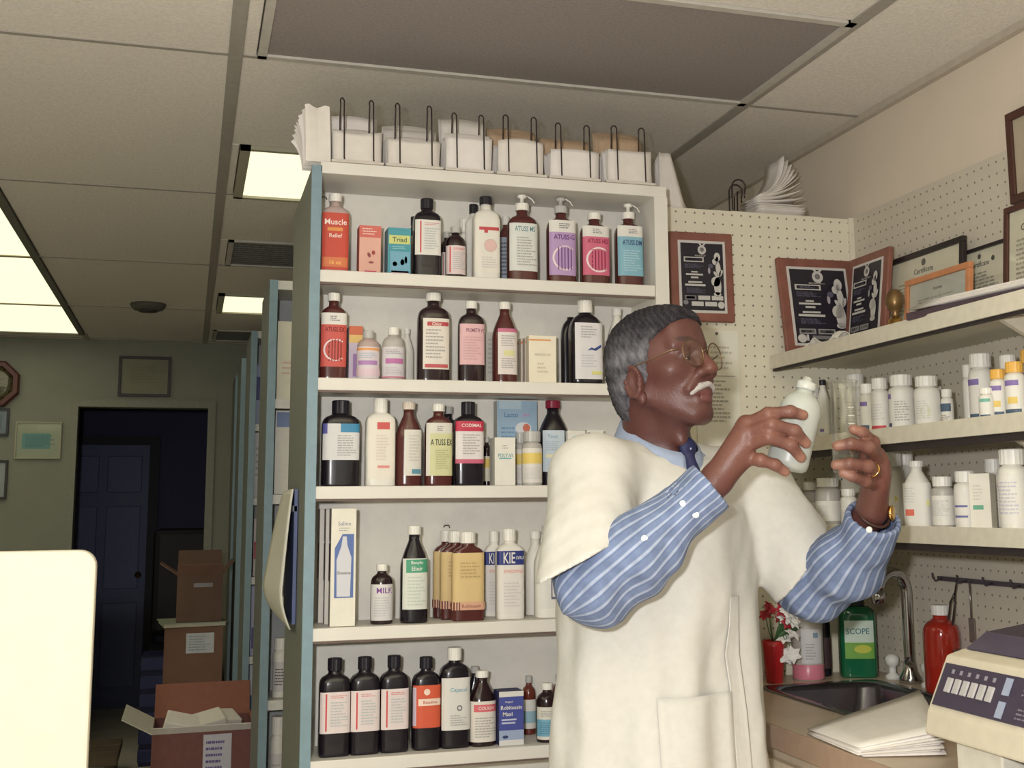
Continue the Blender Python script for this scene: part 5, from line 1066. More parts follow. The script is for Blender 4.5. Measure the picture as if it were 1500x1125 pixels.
# ---- glasses
gl = empty('glasses', (0, 0, 0)); gl.parent = man; toman(gl)
for k in ('label', 'category'):
    if k in gl: del gl[k]
gm_ = mat((140, 112, 84), .3, 0, .9)
for sg in (-1, 1):
    cc = (sg*.0365, .1060, -.0010); rim = [fc(cc[0]+.0275*math.cos(q), cc[1]-.10*abs(cc[0]+.0275*math.cos(q))**1.6*6, cc[2]+.0245*math.sin(q)) for q in np.linspace(0, 2*math.pi, 28, endpoint=False)]
    MB().tube(rim, .0012, 6, True).build('rim', gm_, gl)
    cen = np.mean(rim, 0); MB().add([tuple(cen+hfw*.001)]+[tuple(p) for p in rim], [(0, 1+i, 1+(i+1) % 28) for i in range(28)], True).build('lens', glass((248, 244, 238), .04, .12), gl)
    MB().tube([fc(sg*.0630, .093, .006), fc(sg*.074, .080, .006), fc(sg*.0830, .03, -.004), fc(sg*.0855, .012, -.006), fc(sg*.085, -.006, -.012)], .0012, 6).build('temple_arm', gm_, gl)
    MB().tube([fc(sg*.012, .104, -.006), fc(sg*.010, .099, -.012)], .0012, 6).build('nose_pad', gm_, gl)
MB().tube([fc(-.0108, .1035, .002), fc(-.004, .108, .006), fc(.004, .108, .006), fc(.0108, .1035, .002)], .0012, 6).build('bridge', gm_, gl)
# ---- shirt
Sx = Field((.48, 1.68, .95), (1.38, 2.52, 1.60), .0042)
def torso_fn(zs, rx, ry, infl=0.):
    zs, rx, ry = map(np.array, (zs, rx, ry))
    def g(x, y, z):
        dx, dy = x-TC[0], y-TC[1]; a = (dx*ts_[0]+dy*ts_[1]); b = (dx*tf[0]+dy*tf[1]); A = np.interp(z, zs, rx)+infl; Bq = np.interp(z, zs, ry)+infl
        q = (np.abs(a/A)**2.3+np.abs(b/Bq)**2.3)**(1/2.3); d = (q-1)*np.minimum(A, Bq); return np.maximum(d, np.maximum(zs[0]-z, z-zs[-1])).astype(np.float32)
    return g
tz = [.66, .80, .95, 1.10, 1.22, 1.32, 1.40, 1.46, 1.495]; trx = [.226, .220, .212, .204, .200, .196, .186, .160, .120]; try_ = [.176, .170, .162, .152, .146, .138, .124, .104, .082]
Sx.fn(torso_fn(tz, trx, try_, -.016), (.5, 1.7, .95), (1.36, 2.5, 1.56), .02)
Sx.cone(nkb-[0, 0, .045], shR, .062, .060, .03); Sx.cone(nkb-[0, 0, .045], shL, .062, .060, .03)
cfR, cfL = J(1034, 718, 1.95), J(1278, 764, 2.12)
Sx.cone(shR, elR, .060, .057, .02); Sx.cone(J(872, 850, 1.935), J(935, 806, 1.94), .062, .059, .03); Sx.cone(J(930, 808, 1.94), J(1008, 742, 1.95), .058, .043, .02)
Sx.cone(J(1004, 745, 1.95), cfR, .0430, .0455, .008); Sx.cone(J(890, 872, 1.935), J(960, 812, 1.945), .032, .036, .04)
Sx.cone(shL, elL, .062, .060, .02); Sx.cone(J(1190, 852, 2.25), J(1240, 826, 2.19), .064, .066, .03); Sx.cone(J(1238, 826, 2.19), J(1270, 790, 2.14), .064, .048, .02)
Sx.cone(J(1269, 794, 2.14), cfL, .0470, .0490, .008)
PS = np.broadcast_arrays(Sx.ax[0][:, None, None], Sx.ax[1][None, :, None], Sx.ax[2][None, None, :])
fold = np.zeros(Sx.n, np.float32)
def armcoord(P, a, b):
    ax_ = (b-a)/np.linalg.norm(b-a); d = [P[i]-a[i] for i in range(3)]; t = sum(d[i]*ax_[i] for i in range(3)); s2 = -FH-ax_*(-FH@ax_); s2 /= np.linalg.norm(s2); s1 = np.cross(ax_, s2)
    return t, np.arctan2(sum(d[i]*s1[i] for i in range(3)), sum(d[i]*s2[i] for i in range(3)))
for a, b, sd in ((elR, cfR, 0), (elL, cfL, 1)):
    t, an = armcoord(PS, a, b); L_ = np.linalg.norm(b-a)
    wgt = np.exp(-((t-L_*.1)/.12)**2)*(np.sqrt(sum((PS[i]-(a+(b-a)*.35)[i])**2 for i in range(3))) < .2)
    ph = wob(PS, 16, 50+sd)*2.2; fold += (.0042*np.sin(t*74+3.2*np.sin(an*1.1+sd)+ph)*wgt*(.5+.5*np.sin(an*1.0+sd*2+1.0+ph))).astype(np.float32); fold += (.0016*np.sin(an*5+t*18+ph)*(t > 0)*(t < L_-.045)).astype(np.float32)
Sx.f -= fold+(.0014*wob(PS, 60, 21)).astype(np.float32)
# cut the cuffs flat and hollow
for cf, wr_, fr, r_ in ((cfR, wrR, J(960, 782, 1.945), .0365), (cfL, wrL, J(1262, 812, 2.16), .0395)):
    ax_ = (cf-fr)/np.linalg.norm(cf-fr)
    Sx.fn(lambda x, y, z: np.maximum(-((x-cf[0])*ax_[0]+(y-cf[1])*ax_[1]+(z-cf[2])*ax_[2])+.012, np.sqrt((x-cf[0])**2+(y-cf[1])**2+(z-cf[2])**2)-.085).astype(np.float32), cf-.1, cf+.1, 0, True)
    Sx.cone(cf-ax_*.05, cf+ax_*.05, r_, r_, 0, True)
def stripes(V):
    out = np.zeros(len(V)); dR = np.linalg.norm(V-(elR+cfR)/2, axis=1); dL = np.linalg.norm(V-(elL+cfL)/2, axis=1)
    for a, b, m in ((elR, cfR, dR <= dL), (elL, cfL, dL < dR)):
        t, an = armcoord(V.T, a, b); out[m] = (an*.050)[m]
    return out
sm = bpy.data.materials.new('striped_shirt'); t_, N, L = nt(sm); bs = N['Principled BSDF']; bs.inputs['Roughness'].default_value = .85; bs.inputs['Specular IOR Level'].default_value = .15
at = N.new('ShaderNodeAttribute'); at.attribute_name = 'stripe'
mm = N.new('ShaderNodeMath'); mm.operation = 'DIVIDE'; mm.inputs[1].default_value = .0150; L.new(at.outputs['Fac'], mm.inputs[0])
fr = N.new('ShaderNodeMath'); fr.operation = 'FRACT'; L.new(mm.outputs[0], fr.inputs[0])
rp = N.new('ShaderNodeValToRGB'); L.new(fr.outputs[0], rp.inputs['Fac']); e = rp.color_ramp.elements
c1, c2, c3 = lin((112, 128, 166)), lin((160, 172, 198)), lin((98, 114, 154))
e[0].position = 0; e[0].color = (*c1, 1); e[1].position = 1; e[1].color = (*c1, 1)
for p_, c_ in ((.28, c1), (.38, c2), (.54, c2), (.64, c3), (.80, c1)):
    q = e.new(p_); q.color = (*c_, 1)
nz = N.new('ShaderNodeTexNoise'); nz.inputs['Scale'].default_value = 45; nz.inputs['Detail'].default_value = 5; tc = N.new('ShaderNodeTexCoord'); L.new(tc.outputs['Object'], nz.inputs['Vector'])
mx = N.new('ShaderNodeMix'); mx.data_type = 'RGBA'; mx.blend_type = 'MULTIPLY'; mx.inputs[0].default_value = 1; r2 = N.new('ShaderNodeValToRGB'); r2.color_ramp.elements[0].color = (.78, .78, .8, 1); r2.color_ramp.elements[1].color = (1.15, 1.15, 1.15, 1); r2.color_ramp.elements[0].position = .3; r2.color_ramp.elements[1].position = .7
L.new(nz.outputs['Fac'], r2.inputs['Fac']); L.new(rp.outputs[0], mx.inputs[6]); L.new(r2.outputs[0], mx.inputs[7]); L.new(mx.outputs[2], bs.inputs['Base Color'])
shirt, _ = field_mesh('shirt', Sx, sm, man, {'stripe': ('FLOAT', stripes)}, 1); toman(shirt)
def button(c, d, par=shirt):
    d = np.array(d)/np.linalg.norm(d); M = Vector(tuple(d)).to_track_quat('Z', 'Y').to_matrix(); c = np.array(c)
    MB().lathe([(.0052, -.001), (.0056, .0), (.0056, .0018), (.004, .0026), (0, .0022)], c, 14, M).build('button', mat((232, 230, 226), .3, 0), par)
for q in ((1000, 738, 1.909), (1019, 754, 1.908)): button(J(*q), -FH+.1*up)
for q in ((1273, 776, 2.078),): button(J(*q), -FH)
button(J(944, 789, 1.884), -FH)
# shirt collar
def collar(u, v):
    a = math.radians(-172+344*u)                   # 0 = nape
    d = -tf*math.cos(a)+ts_*math.sin(a)
    base = nkb+np.array([0, 0, .012])+tf*(.010-.008*math.cos(a)); r = .068+.004*v+.020*(1-v)*1.0
    front = max(0, math.cos(a-math.pi if a > 0 else a+math.pi))
    zz = .062-.050*(1-math.cos(a))/2*1.55-(1-v)*(.034+.036*front**4)
    p = base+d*r*(1-.10*abs(math.sin(a)))+up*zz; return tuple(p)
lightshirt = mat((150, 164, 194), .85, .05, scale=90)
co_ = MB().grid(collar, 48, 4).build('collar', lightshirt, shirt, solid=.003)
# ---- tie
kn = nkb+tf*.086+up*.000
tm = mat((32, 36, 82), .6, .1, scale=90)
T = Field(kn-.14, kn+.14, .0032); TMx = np.array([ts_, tf, up])
T.ell(kn+up*.006, (.0185, .0125, .020), TMx, .004); T.cone(kn-up*.015+tf*.004, kn-up*.085+tf*.034, .011, .017, .006)
tie, _ = field_mesh('tie', T, tm, man, None, 1); toman(tie)
for dx, dz, o in ((.004, .004, .0128), (-.006, -.022, .016), (.009, -.034, .019)): MB().lathe([(.0022, 0), (.0022, .001), (0, .0012)], kn+ts_*dx+up*dz+tf*o, 8, Vector(tuple(tf)).to_track_quat('Z', 'Y').to_matrix()).build('tie_dot', mat((170, 176, 206), .5, 0), tie)
# ---- white coat
Ct = Field((.46, 1.66, .60), (1.36, 2.52, 1.60), .0050)
hmR, hmL = J(861, 814, 1.965), J(1174, 826, 2.27)
PC = np.broadcast_arrays(Ct.ax[0][:, None, None], Ct.ax[1][None, :, None], Ct.ax[2][None, None, :])
for hm, nrm, sh_ in ((hmR, RH*.46-up*.89, shR), (hmL, RH*.80-up*.60, shL)):
    S1 = Field(Ct.lo, Ct.lo+Ct.h*(Ct.n-1)+1e-6, Ct.h); S1.f = S1.f[:Ct.n[0], :Ct.n[1], :Ct.n[2]] if tuple(S1.n) != tuple(Ct.n) else S1.f
    nrm = nrm/np.linalg.norm(nrm); ax_ = (hm-sh_)/np.linalg.norm(hm-sh_)
    S1.cone(sh_, hm+ax_*.16, .074, .081 if sh_ is shR else .092, 0); m_ = S1.f < .5
    S1.f[m_] -= (.0035*wob([q[m_] for q in PC], 34, 41)+.002*wob([q[m_] for q in PC], 80, 42)).astype(np.float32)
    hol = Field(Ct.lo, Ct.lo+Ct.h*(Ct.n-1)+1e-6, Ct.h); hol.cone(hm-ax_*.02, hm+ax_*.25, .060, .068 if sh_ is shR else .078, 0); S1.f = np.maximum(S1.f, -hol.f[:Ct.n[0], :Ct.n[1], :Ct.n[2]])
    pl_ = ((PC[0]-hm[0])*nrm[0]+(PC[1]-hm[1])*nrm[1]+(PC[2]-hm[2])*nrm[2]).astype(np.float32); S1.f = np.maximum(S1.f, pl_)
    Ct.f = np.minimum(Ct.f, S1.f)
dx, dy = PC[0]-TC[0], PC[1]-TC[1]; an = np.arctan2(dx*ts_[0]+dy*ts_[1], dx*tf[0]+dy*tf[1])
T2 = Field(Ct.lo, Ct.lo+Ct.h*(Ct.n-1)+1e-6, Ct.h)
T2.fn(torso_fn(tz, trx, try_, 0), (.5, 1.7, .6), (1.3, 2.5, 1.56), .02)
T2.cone(nkb-[0, 0, .040]-tf*.015, shR+up*.004, .070, .070, .03); T2.cone(nkb-[0, 0, .040]-tf*.015, shL, .070, .070, .03)
T2.cone(nkb-[0, 0, .11]+tf*.045, trk+tf*.055+[0, 0, 1.25], .085, .095, .05)
low = np.clip((1.40-PC[2])/.35, 0, 1); near = np.sqrt(dx*dx+dy*dy) < .26; t2 = T2.f[:Ct.n[0], :Ct.n[1], :Ct.n[2]]
t2 = t2-((.0075*np.sin(an*6.0+2.2*np.sin(PC[2]*5)+.4)+.0040*np.sin(an*13+3*PC[2]))*low*near+.0028*wob(PC, 30, 31)+.0016*wob(PC, 75, 33)).astype(np.float32)
hh = np.maximum(.03-np.abs(Ct.f-t2), 0)/.03; Ct.f = np.minimum(Ct.f, t2)-hh*hh*.03*.25
# V opening at the chest
vz = J(1010, 700, 2.07)[2]
def vcut(x, y, z):
    a = (x-TC[0])*ts_[0]+(y-TC[1])*ts_[1]; b = (x-TC[0])*tf[0]+(y-TC[1])*tf[1]
    return np.maximum(np.abs(a)-(z-vz)*.90, -(b+.01)).astype(np.float32)
Ct.fn(vcut, (.6, 1.8, 1.38), (1.2, 2.4, 1.6), .004, True)
Ct.cone(nkb+[0, 0, .10], nkb-[0, 0, .02], .090, .080, .006, True)
coatm = mat((205, 202, 196), .85, .03, scale=70, bump=.08, spec=.15)
coat, CV = field_mesh('coat', Ct, coatm, man, None, 2); toman(coat)
# pockets, front edge, hems lie on the coat
def on_coat(a, z, name, w, h, thick=.0022, m=coatm):
    """patch wrapped onto the coat front at angle a (0 = chest, + his right)"""
    def fn(u, v):
        d = tf*math.cos(a)+ts_*math.sin(a); s_ = ts_*math.cos(a)-tf*math.sin(a); return tuple(TC+d*.30+s_*(u-.5)*w+up*(z+v*h))
    o = MB().grid(fn, 10, 10).build(name, m, coat)
    md = o.modifiers.new('wrap', 'SHRINKWRAP'); md.target = coat; md.wrap_method = 'PROJECT'; md.use_project_x = md.use_project_y = False; md.use_project_z = True
    md.use_negative_direction = True; md.use_positive_direction = True; md.offset = .0012
    md2 = o.modifiers.new('thickness', 'SOLIDIFY'); md2.thickness = thick; md2.offset = 1
    return o
def on_coat_pts(a, z, name, w, h, m=coatm, off=.0018):
    d = tf*math.cos(a)+ts_*math.sin(a); s_ = ts_*math.cos(a)-tf*math.sin(a); Q = CV-TC; A = Q@s_; Z_ = CV[:, 2]; D = Q@d
    def fn(u, v):
        aa, zz = (u-.5)*w, z+v*h; m_ = (np.abs(A-aa) < .012) & (np.abs(Z_-zz) < .012) & (D > .02)
        dd = D[m_].max() if m_.any() else .15
        return tuple(TC+d*(dd+off)+s_*aa+up*zz)
    return MB().grid(fn, 12, 12).build(name, m, coat, solid=.0012)
on_coat_pts(.30, .93, 'pocket', .15, .17)
on_coat_pts(-.28, .66, 'front_placket', .034, .60)
# ---- trousers, shoes (below the frame)
Tr = Field((.55, 1.80, .05), (1.2, 2.5, .98), .008)
for sg in (-1, 1):
    hp = trk+ts_*sg*.09; Tr.cone(hp+[0, 0, .90], hp+[0, 0, .50], .10, .075, .03); Tr.cone(hp+[0, 0, .50], hp+tf*.0+[0, 0, .09], .075, .062, .02)
tro, _ = field_mesh('trousers', Tr, mat((44, 44, 58), .85, .05), man, None, 1); toman(tro)
for sg in (-1, 1):
    Sh = Field(trk+ts_*sg*.09-.26+[0, 0, .2], trk+ts_*sg*.09+.26+[0, 0, 0], .006); hp = trk+ts_*sg*.09
    Sh.ell(hp+tf*.07+[0, 0, .045], (.045, .135, .045), TMx, .01); Sh.cone(hp-tf*.02+[0, 0, .05], hp-tf*.02+[0, 0, .10], .042, .048, .02)
    Sh.fn(lambda x, y, z: (z-.002+0*x+0*y).astype(np.float32), Sh.lo, Sh.lo+.6, 0, True)
    so, _ = field_mesh('shoe', Sh, mat((34, 28, 28), .35), man, None, 1); toman(so)
# ---- watch and ring
wc = wrL-(wrL-cfL)*.25; wax = (wrL-elL)/np.linalg.norm(wrL-elL); s1 = np.cross(wax, up); s1 /= np.linalg.norm(s1); s2 = np.cross(wax, s1)
wt = empty('wristwatch', (0, 0, 0)); wt.parent = man; toman(wt)
MB().tube([wc+.0305*(math.cos(q)*s1+math.sin(q)*s2) for q in np.linspace(0, 2*math.pi, 24, endpoint=False)], .0032, 6, True).build('strap', mat((70, 44, 36), .5), wt)
wd_ = RH*.85-FH*.5; MB().lathe([(.013, 0), (.014, .002), (.014, .005), (.011, .007), (0, .0075)], wc+wd_/np.linalg.norm(wd_)*.030, 20, Vector(tuple(wd_)).to_track_quat('Z', 'Y').to_matrix()).build('watch_case', GOLD, wt)
rc = KL[2][0]*.35+KL[2][1]*.65; rax = (KL[2][1]-KL[2][0]); rax /= np.linalg.norm(rax); s1 = np.cross(rax, up); s1 /= np.linalg.norm(s1); s2 = np.cross(rax, s1)
toman(MB().tube([rc+.0114*(math.cos(q)*s1+math.sin(q)*s2) for q in np.linspace(0, 2*math.pi, 20, endpoint=False)], .0018, 6, True).build('ring', GOLD, man))
# ---- held bottle and beaker
hb = empty('held_bottle', tuple(b0), 0, 'translucent white plastic bottle tilted in the right hand of the man', 'bottle'); Mq = Vector(tuple(bax)).to_track_quat('Z', 'Y'); hb.rotation_mode = 'QUATERNION'; hb.rotation_quaternion = Mq
HL = float(np.linalg.norm(b1-b0)); rb = .0345
MB().lathe([(0, -.022), (rb*.80, -.022), (rb*.95, -.018), (rb, -.010), (rb, HL*.56), (rb*.96, HL*.64), (rb*.80, HL*.72), (rb*.52, HL*.78), (rb*.42, HL*.80), (rb*.42, HL*.86)], n=32).build('body', milky((192, 196, 190), .18), hb)
c = MB().lathe([(rb*.46, HL*.84), (rb*.48, HL*.845), (rb*.48, HL*.93), (rb*.26, HL*.95), (rb*.18, HL*1.0), (0, HL*1.0)], n=24, ridges=.03); c.build('cap', milky((206, 208, 203), .15), hb)
bk = empty('glass_beaker', tuple(g0), 0, 'tall clear glass beaker held up in the left hand of the man', 'beaker'); HB = float(g1[2]-g0[2]); rg = .0232
MB().lathe([(0, 0), (rg*.9, 0), (rg*.98, .003), (rg, .008), (rg, HB-.010), (rg*1.16, HB-.002), (rg*1.16, HB), (rg*1.06, HB-.002), (rg*.93, HB-.012), (rg*.93, .006), (0, .005)], n=32).build('glass_wall', glass((252, 252, 250), .06, .40), bk)
MB().lathe([(0, .0055), (rg*.91, .0065), (rg*.91, .030), (0, .030)], n=28).build('clear_liquid', glass((248, 248, 244), .06, .25), bk)
for i in range(6): MB().box(-.006, .006, -rg-.0008, -rg+.0004, .04+.014*i, .0408+.014*i).build('graduation_mark', mat((230, 228, 222), .5, 0), bk)
# ================================================================ BACK WALL AND LEFT SIDE
yb = YB-.001
def hang(px0, py0, px1, py1, fw, fm, label, items, c, **k):
    a, b = onY(px0, py1, yb-.02), onY(px1, py0, yb-.02)
    return framed((a[0], yb-.018, a[2]), (1, 0, 0), (0, 0, 1), b[0]-a[0], b[2]-a[2], fw, .016, fm, label, items, c, **k)
hang(172, 523, 251, 580, .016, mat((46, 36, 40), .4), 'dark framed picture hanging above the doorway', [('l', -.6, .6, .3, .8, 4, (140, 136, 120))], (150, 148, 132))
hang(20, 618, 91, 672, .008, mat((170, 166, 140), .5), 'pale framed certificate with teal print left of the doorway', [('b', -.75, .55, .25, .7, (110, 170, 180)), ('l', -.6, .8, .3, .66, 4, (80, 140, 160))], (176, 186, 172))
hang(-60, 598, 14, 638, .014, mat((60, 58, 72), .5), 'small blue picture in a dark frame under the wall clock', [('b', -.8, .8, .2, .8, (110, 130, 160))], (130, 150, 176))
hang(-70, 674, 12, 732, .014, mat((56, 50, 58), .5), 'framed document with dark frame at the left edge', [('l', -.7, .7, .2, .8, 5, (120, 130, 150))], (170, 180, 196))
p = onY(-8, 562, yb-.02); t = empty('wall_clock', (p[0], yb, p[2]), 0, 'octagonal wall clock with reddish wood frame at the left edge', 'clock')
Rm = Matrix.Rotation(math.pi/2, 3, 'X'); rc_ = .145
MB().lathe([(rc_, 0), (rc_, .03), (rc_*.93, .045), (rc_*.76, .045), (rc_*.74, .02)], n=8, M=Matrix.Rotation(math.pi/2, 3, 'X') @ Matrix.Rotation(math.pi/8, 3, 'Z'), smooth=False).build('frame', mat((96, 44, 40), .3, .1), t)
fa = MB().lathe([(rc_*.75, .018), (rc_*.75, .021), (0, .021)], n=32, M=Rm, smooth=False).build('face', mat((186, 186, 150), .5), t)
MB().lathe([(rc_*.76, .036), (rc_*.5, .042), (0, .045)], n=32, M=Rm).build('glass_dome', glass((235, 235, 225), .08), t)
for ln, an in ((.055, .6), (.085, 2.1)):
    d = Vector((math.cos(an), 0, math.sin(an))); s = Vector((-math.sin(an), 0, math.cos(an)))*.003; o = Vector((0, -.024, 0))
    MB().add([(o-s)[:], (o+s)[:], (o+d*ln+s*.4)[:], (o+d*ln-s*.4)[:]], [(0, 1, 2, 3)]).build('hand', BLACK, t, solid=.001)
for i in range(12):
    an = i*math.pi/6; c = Vector((math.cos(an), 0, math.sin(an)))*rc_*.64; MB().box(c.x-.004, c.x+.004, -.0225, -.021, c.z-.004, c.z+.004).build('hour_mark', BLACK, t)
# white panel in the left foreground
a, b = J(143, 805, 1.62), J(0, 803, 1.62)
t = empty('partition_screen', (b[0]-.10, a[1], 0), 0, 'plain cream white panel with rounded corner filling the lower left foreground', 'panel')
x1 = a[0]-(b[0]-.10); H = a[2]
V = []; prof = [(-.45, 0), (x1, 0)]+[(x1-.022+.022*math.cos(q), H-.022+.022*math.sin(q)) for q in np.linspace(0, math.pi/2, 7)]+[(-.45, H)]
n = len(prof); V = [(x, -.014, z) for x, z in prof]+[(x, .014, z) for x, z in prof]
MB().add(V, [tuple(range(n)), tuple(range(n, 2*n))[::-1]]+[(i, n+i, n+(i+1) % n, (i+1) % n) for i in range(n)]).build('board', mat((200, 192, 172), .6, .03), t, bevel=.004)
MB().box(-.45, x1-.02, -.10, .10, 0, .03, .004).build('foot', mat((190, 180, 160), .5), t)

# cardboard boxes in front of the doorway
card = mat((128, 92, 76), .8, .08, scale=12); card2 = mat((108, 80, 66), .8, .08, scale=12); cardy = mat((178, 138, 84), .8, .06)
def cbox(x0, x1, y0, y1, z0, z1, m, label, open_=False, lab=None, flaps=(), rz=0):
    t = empty('cardboard_box', ((x0+x1)/2, (y0+y1)/2, z0), rz, label, 'box', 'cardboard boxes by the doorway'); X, Y, H = (x1-x0)/2, (y1-y0)/2, z1-z0; th = .004
    mb = MB().box(-X, X, -Y, Y, 0, th)
    for b in ((-X, X, -Y, -Y+th), (-X, X, Y-th, Y), (-X, -X+th, -Y+th, Y-th), (X-th, X, -Y+th, Y-th)): mb.box(*b, th, H)
    o = mb.build('carton', m, t)
    if not open_: MB().box(-X, X, -Y, 0-.001, H, H+th).build('flap', m, t); MB().box(-X, X, .001, Y, H, H+th).build('flap', m, t)
    for (sd, ang, ln, fm) in flaps:
        if sd == 'f': q = [(-X, -Y, H), (X, -Y, H), (X, -Y-ln*math.cos(ang), H+ln*math.sin(ang)), (-X, -Y-ln*math.cos(ang), H+ln*math.sin(ang))]
        if sd == 'b': q = [(-X, Y, H), (X, Y, H), (X, Y+ln*math.cos(ang), H+ln*math.sin(ang)), (-X, Y+ln*math.cos(ang), H+ln*math.sin(ang))]
        if sd == 'l': q = [(-X, -Y, H), (-X, Y, H), (-X-ln*math.cos(ang), Y, H+ln*math.sin(ang)), (-X-ln*math.cos(ang), -Y, H+ln*math.sin(ang))]
        if sd == 'r': q = [(X, -Y, H), (X, Y, H), (X+ln*math.cos(ang), Y, H+ln*math.sin(ang)), (X+ln*math.cos(ang), -Y, H+ln*math.sin(ang))]
        MB().add(q, [(0, 1, 2, 3)]).build('flap', fm, t, solid=.004)
    if lab:
        l = MB().box(lab[0], lab[1], -Y-.0012, -Y-.0002, lab[2], lab[3]).build('label', mat(lab[4], .6), t)
        Print(lambda x, y, o_: ((lab[0]+lab[1])/2+x, -Y-.0012-o_, lab[2]+y), lab[1]-lab[0], lab[3]-lab[2]).run([('l', -.8, .8, .1, .9, 4, lab[5] if len(lab) > 5 else (150, 160, 176))]).build('label_print', l)
    return t
Yk = 6.25
X = lambda px, py: onY(px, py, Yk)[0]; Zp = lambda px, py: onY(px, py, Yk)[2]
z0, z1, z2, z3 = Zp(280, 1040), Zp(280, 1010), Zp(280, 917), Zp(280, 842)
cbox(X(238, 1080), X(325, 1080), Yk, Yk+.32, 0, z0-.006, card2, 'brown carton at the bottom of the stack by the doorway')
cbox(X(244, 1020), X(322, 1020), Yk, Yk+.30, z0, z1-.006, cardy, 'mustard yellow carton under the labelled brown box', lab=(-.10, .12, .055, .098, (150, 140, 116)))
cbox(X(240, 950), X(326, 950), Yk, Yk+.32, z1, z2-.010, card, 'brown carton with a white label in the stack by the doorway', lab=(-.035, .095, .17, .265, (200, 204, 210)))
sb = empty('magazine', (X(283, 912), Yk+.13, z2-.004), .1, 'pale magazine lying between the stacked cartons', 'magazine')
MB().box(-.15, .14, -.14, .15, 0, .018, .002).build('pages', mat((196, 190, 170), .7), sb); MB().box(-.16, .145, -.145, .155, .018, .021).build('cover', mat((150, 160, 140), .5), sb)
cbox(X(259, 870), X(326, 870), Yk, Yk+.28, z2+.019, z3, card2, 'open brown carton on top of the stack by the doorway', True, flaps=(('f', 1.0, .06, card), ('b', 1.1, .12, card2), ('l', .6, .10, card), ('r', .9, .08, card2)), lab=(-.03, .06, .165, .185, (150, 140, 140)))
Yk = 4.75
z0 = Zp(290, 1072); xa, xb = X(222, 1085), X(372, 1085)
cbox(xa, xb, Yk, Yk+.36, 0, z0, mat((120, 74, 70), .8, .08), 'large open carton with purple print in front of the stack', True, flaps=(('f', .9, .03, mat((206, 200, 196), .7)), ('l', .5, .12, mat((206, 204, 196), .7)), ('b', 1.2, .13, mat((150, 92, 74), .8)), ('r', 1.0, .08, mat((170, 104, 78), .8))), lab=(-.0, .10, z0-.18, z0-.012, (190, 186, 200), (96, 84, 150)))
t = empty('white_packet', ((xa+xb)/2-.03, Yk+.10, z0-.03), 0, 'white packets sticking out of the large open carton', 'packet')
for i, (x, ang, w_) in enumerate(((-.05, .25, .14), (.05, -.2, .12), (.10, .1, .09))):
    o = MB().box(-w_/2, w_/2, -.05, .05, 0, .07, .004).build('packet', (slip3, slip1, PAPER)[i], t); o.location = (x, .03*i, 0); o.rotation_euler = (.3, ang, .2*i)
MB().box(-.12, .13, -.08, .18, -.02, .0, .002).build('filler', slip2, t)
# dim things in the doorway and the room behind
t = empty('office_chair', (.05, 8.35, 0), 0, 'dark office chair standing in the dim room beyond the doorway', 'chair')
ck = mat((26, 24, 32), .6)
MB().box(-.25, .25, -.06, .02, .62, 1.30, .04).build('backrest', ck, t); MB().box(-.25, .25, -.45, .03, .48, .58, .03).build('seat', ck, t)
MB().lathe([(.03, .08), (.03, .48), (0, .48)], (0, -.2, 0), 12).build('column', CHROME, t)
for i in range(5):
    a = 2*math.pi*i/5; MB().tube([(0, -.2, .12), (.15*math.cos(a), -.2+.15*math.sin(a), .09), (.30*math.cos(a), -.2+.30*math.sin(a), .05)], .016, 8).build('leg', ck, t)
    MB().lathe([(0, 0), (.02, .005), (.025, .025), (.02, .045), (0, .05)], (.30*math.cos(a), -.2+.30*math.sin(a), 0), 10).build('caster', ck, t)
t = empty('wooden_bench', (-.42, 7.1, 0), 0, 'low dim wooden bench in front of the doorway', 'bench')
wb = mat((106, 90, 74), .6, .15, scale=10)
for i in range(3): MB().box(-.55, .12, -.28+.19*i, -.10+.19*i, .12, .16, .004).build('plank', wb, t)
MB().box(-.53, -.49, -.26, .26, 0, .12).build('leg', wb, t); MB().box(.06, .10, -.26, .26, 0, .12).build('leg', wb, t)
bl = empty('plastic_crate', (.02, 7.52, 0), 0, 'dark blue plastic crate behind the stacked cartons', 'crate'); cm_ = mat((52, 58, 120), .5)
for zz in (.02, .12, .22, .32, .42, .52): MB().box(-.24, .14, -.15, .15, zz, zz+.07, .004).build('crate_band', cm_, bl)
MB().box(-.235, .135, -.145, .145, 0, .6).build('liner', mat((36, 38, 84), .6), bl)

# ---- things on the shelf rows behind
G = 'stock on the shelf rows behind'
def rbox(xl, xr, yt, zs, Y, label, face, items=(), dep=.12):
    p0, p1, tp = onY(xl, yt+10, Y), onY(xr, yt+10, Y), onY((xl+xr)/2, yt, Y); nx = min([q for q in RZ+[9] if q > zs+.05])-.036; w_ = p1[0]-p0[0]; x0 = max(p0[0], .256); return carton(x0, x0+w_, Y, dep, zs, min(tp[2], nx)-zs, label, face, items=items, group=G)
def rbot(xl, xr, yt, zs, Y, kind, b, c, label, lab=None):
    p0, p1, tp = onY(xl, yt+10, Y), onY(xr, yt+10, Y), onY((xl+xr)/2, yt, Y); nx = min([q for q in RZ+[9] if q > zs+.05])-.036; return bottle(max((p0[0]+p1[0])/2, .256+(p1[0]-p0[0])/2), Y+.04, zs, p1[0]-p0[0], min(tp[2], nx)-zs, kind, b, c, label, lab, group=G)
Yr = U2+.02; bl1 = [('b', -.9, .9, .1, .9, (120, 140, 190)), ('b', -.5, .5, .3, .7, (60, 70, 110))]
rbox(407, 438, 471, 1.776, Yr, 'pale box on the second shelf row beside the front unit', (214, 208, 186), [('l', -.5, .5, .3, .5, 2, (206, 170, 160))])
rbox(404, 440, 594, 1.466, Yr, 'white carton with blue top band on the second shelf row', (210, 206, 196), [('b', -.9, .9, .80, .98, (110, 130, 176))], .10)
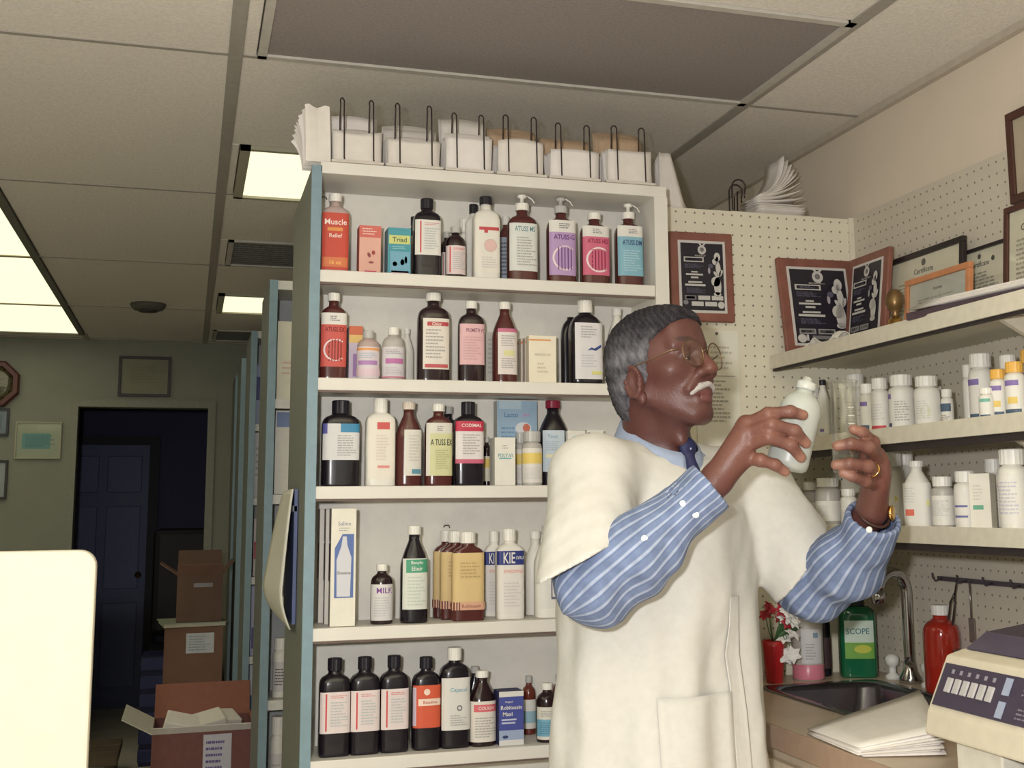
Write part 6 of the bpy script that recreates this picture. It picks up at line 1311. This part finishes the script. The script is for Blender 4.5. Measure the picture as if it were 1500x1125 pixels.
rbot(401, 424, 936, .821, Yr, 'packer', 'white', 'white', 'white bottle on the lower part of the second shelf row', (.1, .6, 1.2, (206, 200, 200), [('l', -.6, .6, .2, .8, 4, INK)]))
rbox(424, 444, 1036, .481, Yr, 'white carton low on the second shelf row', (206, 202, 200), [('l', -.6, .6, .3, .8, 3, GREYI)])
rbot(397, 420, 1052, .481, Yr, 'packer', 'white', 'white', 'white bottle low on the second shelf row', (.1, .6, 1.2, (206, 200, 200), [('l', -.6, .6, .2, .8, 4, GREYI)]))
rbox(402, 420, 1000, .821-.0, U2+.13, 'purple-striped box at the back of the second shelf row', (190, 186, 200), [('b', -.6, .6, .2, .5, VIO)], .06) if False else None
Yr = U3+.02
for a, b, yt, zz, lb, c, it in ((374, 386, 535, 1.776, 'blue-capped box on the third shelf row', (150, 160, 190), [('b', -.9, .9, .4, .8, (70, 80, 140))]), (374, 386, 600, 1.466, 'white box on the third shelf row at eye level', (206, 204, 204), [('l', -.6, .6, .3, .8, 3, GREYI)]), (372, 385, 760, 1.141, 'box with red and white stripes on the third shelf row', (206, 190, 190), [('b', -.9, .9, .3, .6, (190, 80, 90))]), (370, 384, 800, .821, 'lilac box on the third shelf row', (176, 176, 206), [('b', -.8, .8, .1, .4, (90, 90, 150))]), (366, 380, 960, .481, 'white box with blue band low on the third shelf row', (190, 196, 210), [('b', -1, 1, .4, .6, (50, 110, 170))])):
    rbox(a, b, yt, zz, Yr, lb, c, it)
Yr = U4+.02
for a, b, yt, zz, lb, c in ((353, 362, 560, 1.776, 'slim green box on the fourth shelf row', (150, 170, 140)), (352, 361, 640, 1.466, 'slim white box on the fourth shelf row', (200, 200, 190)), (350, 360, 800, 1.141-.0, 'yellow-topped box on the fourth shelf row', (180, 176, 150))):
    rbox(a, b, min(yt, 640 if zz > 1.4 else 745), zz, Yr, lb, c, [('b', -.9, .9, .6, .9, (206, 196, 100))])
# sheet holder hanging on the outside of the front unit
zt_, zb_ = onX(441, 716, UX0)[2], onX(441, 930, UX0)[2]
t = empty('sheet_holder', (UX0-.001, 2.90, zt_), 0, 'white curved plastic sheet hanging on the left side of the front shelving', 'holder')
def fn(u, v):
    q = (v/.72)**.8 if v < .72 else 1-((v-.72)/.28)**2
    return (-.012-.044*q*(.45+.55*u), -.16+.26*u, -(zt_-zb_)*v)
MB().grid(fn, 8, 24).build('sheet', mat((206, 202, 190), .4, .03), t, solid=.003)
MB().box(-.012, -.001, -.15, .10, -.05, -.036, .001).build('clip', mat((70, 74, 92), .4), t)
MB().box(-.008, -.0005, -.15, .09, -(zt_-zb_)+.01, .0).build('back_plate', mat((70, 84, 130), .5), t)
# fallback check of labels happens in the render report
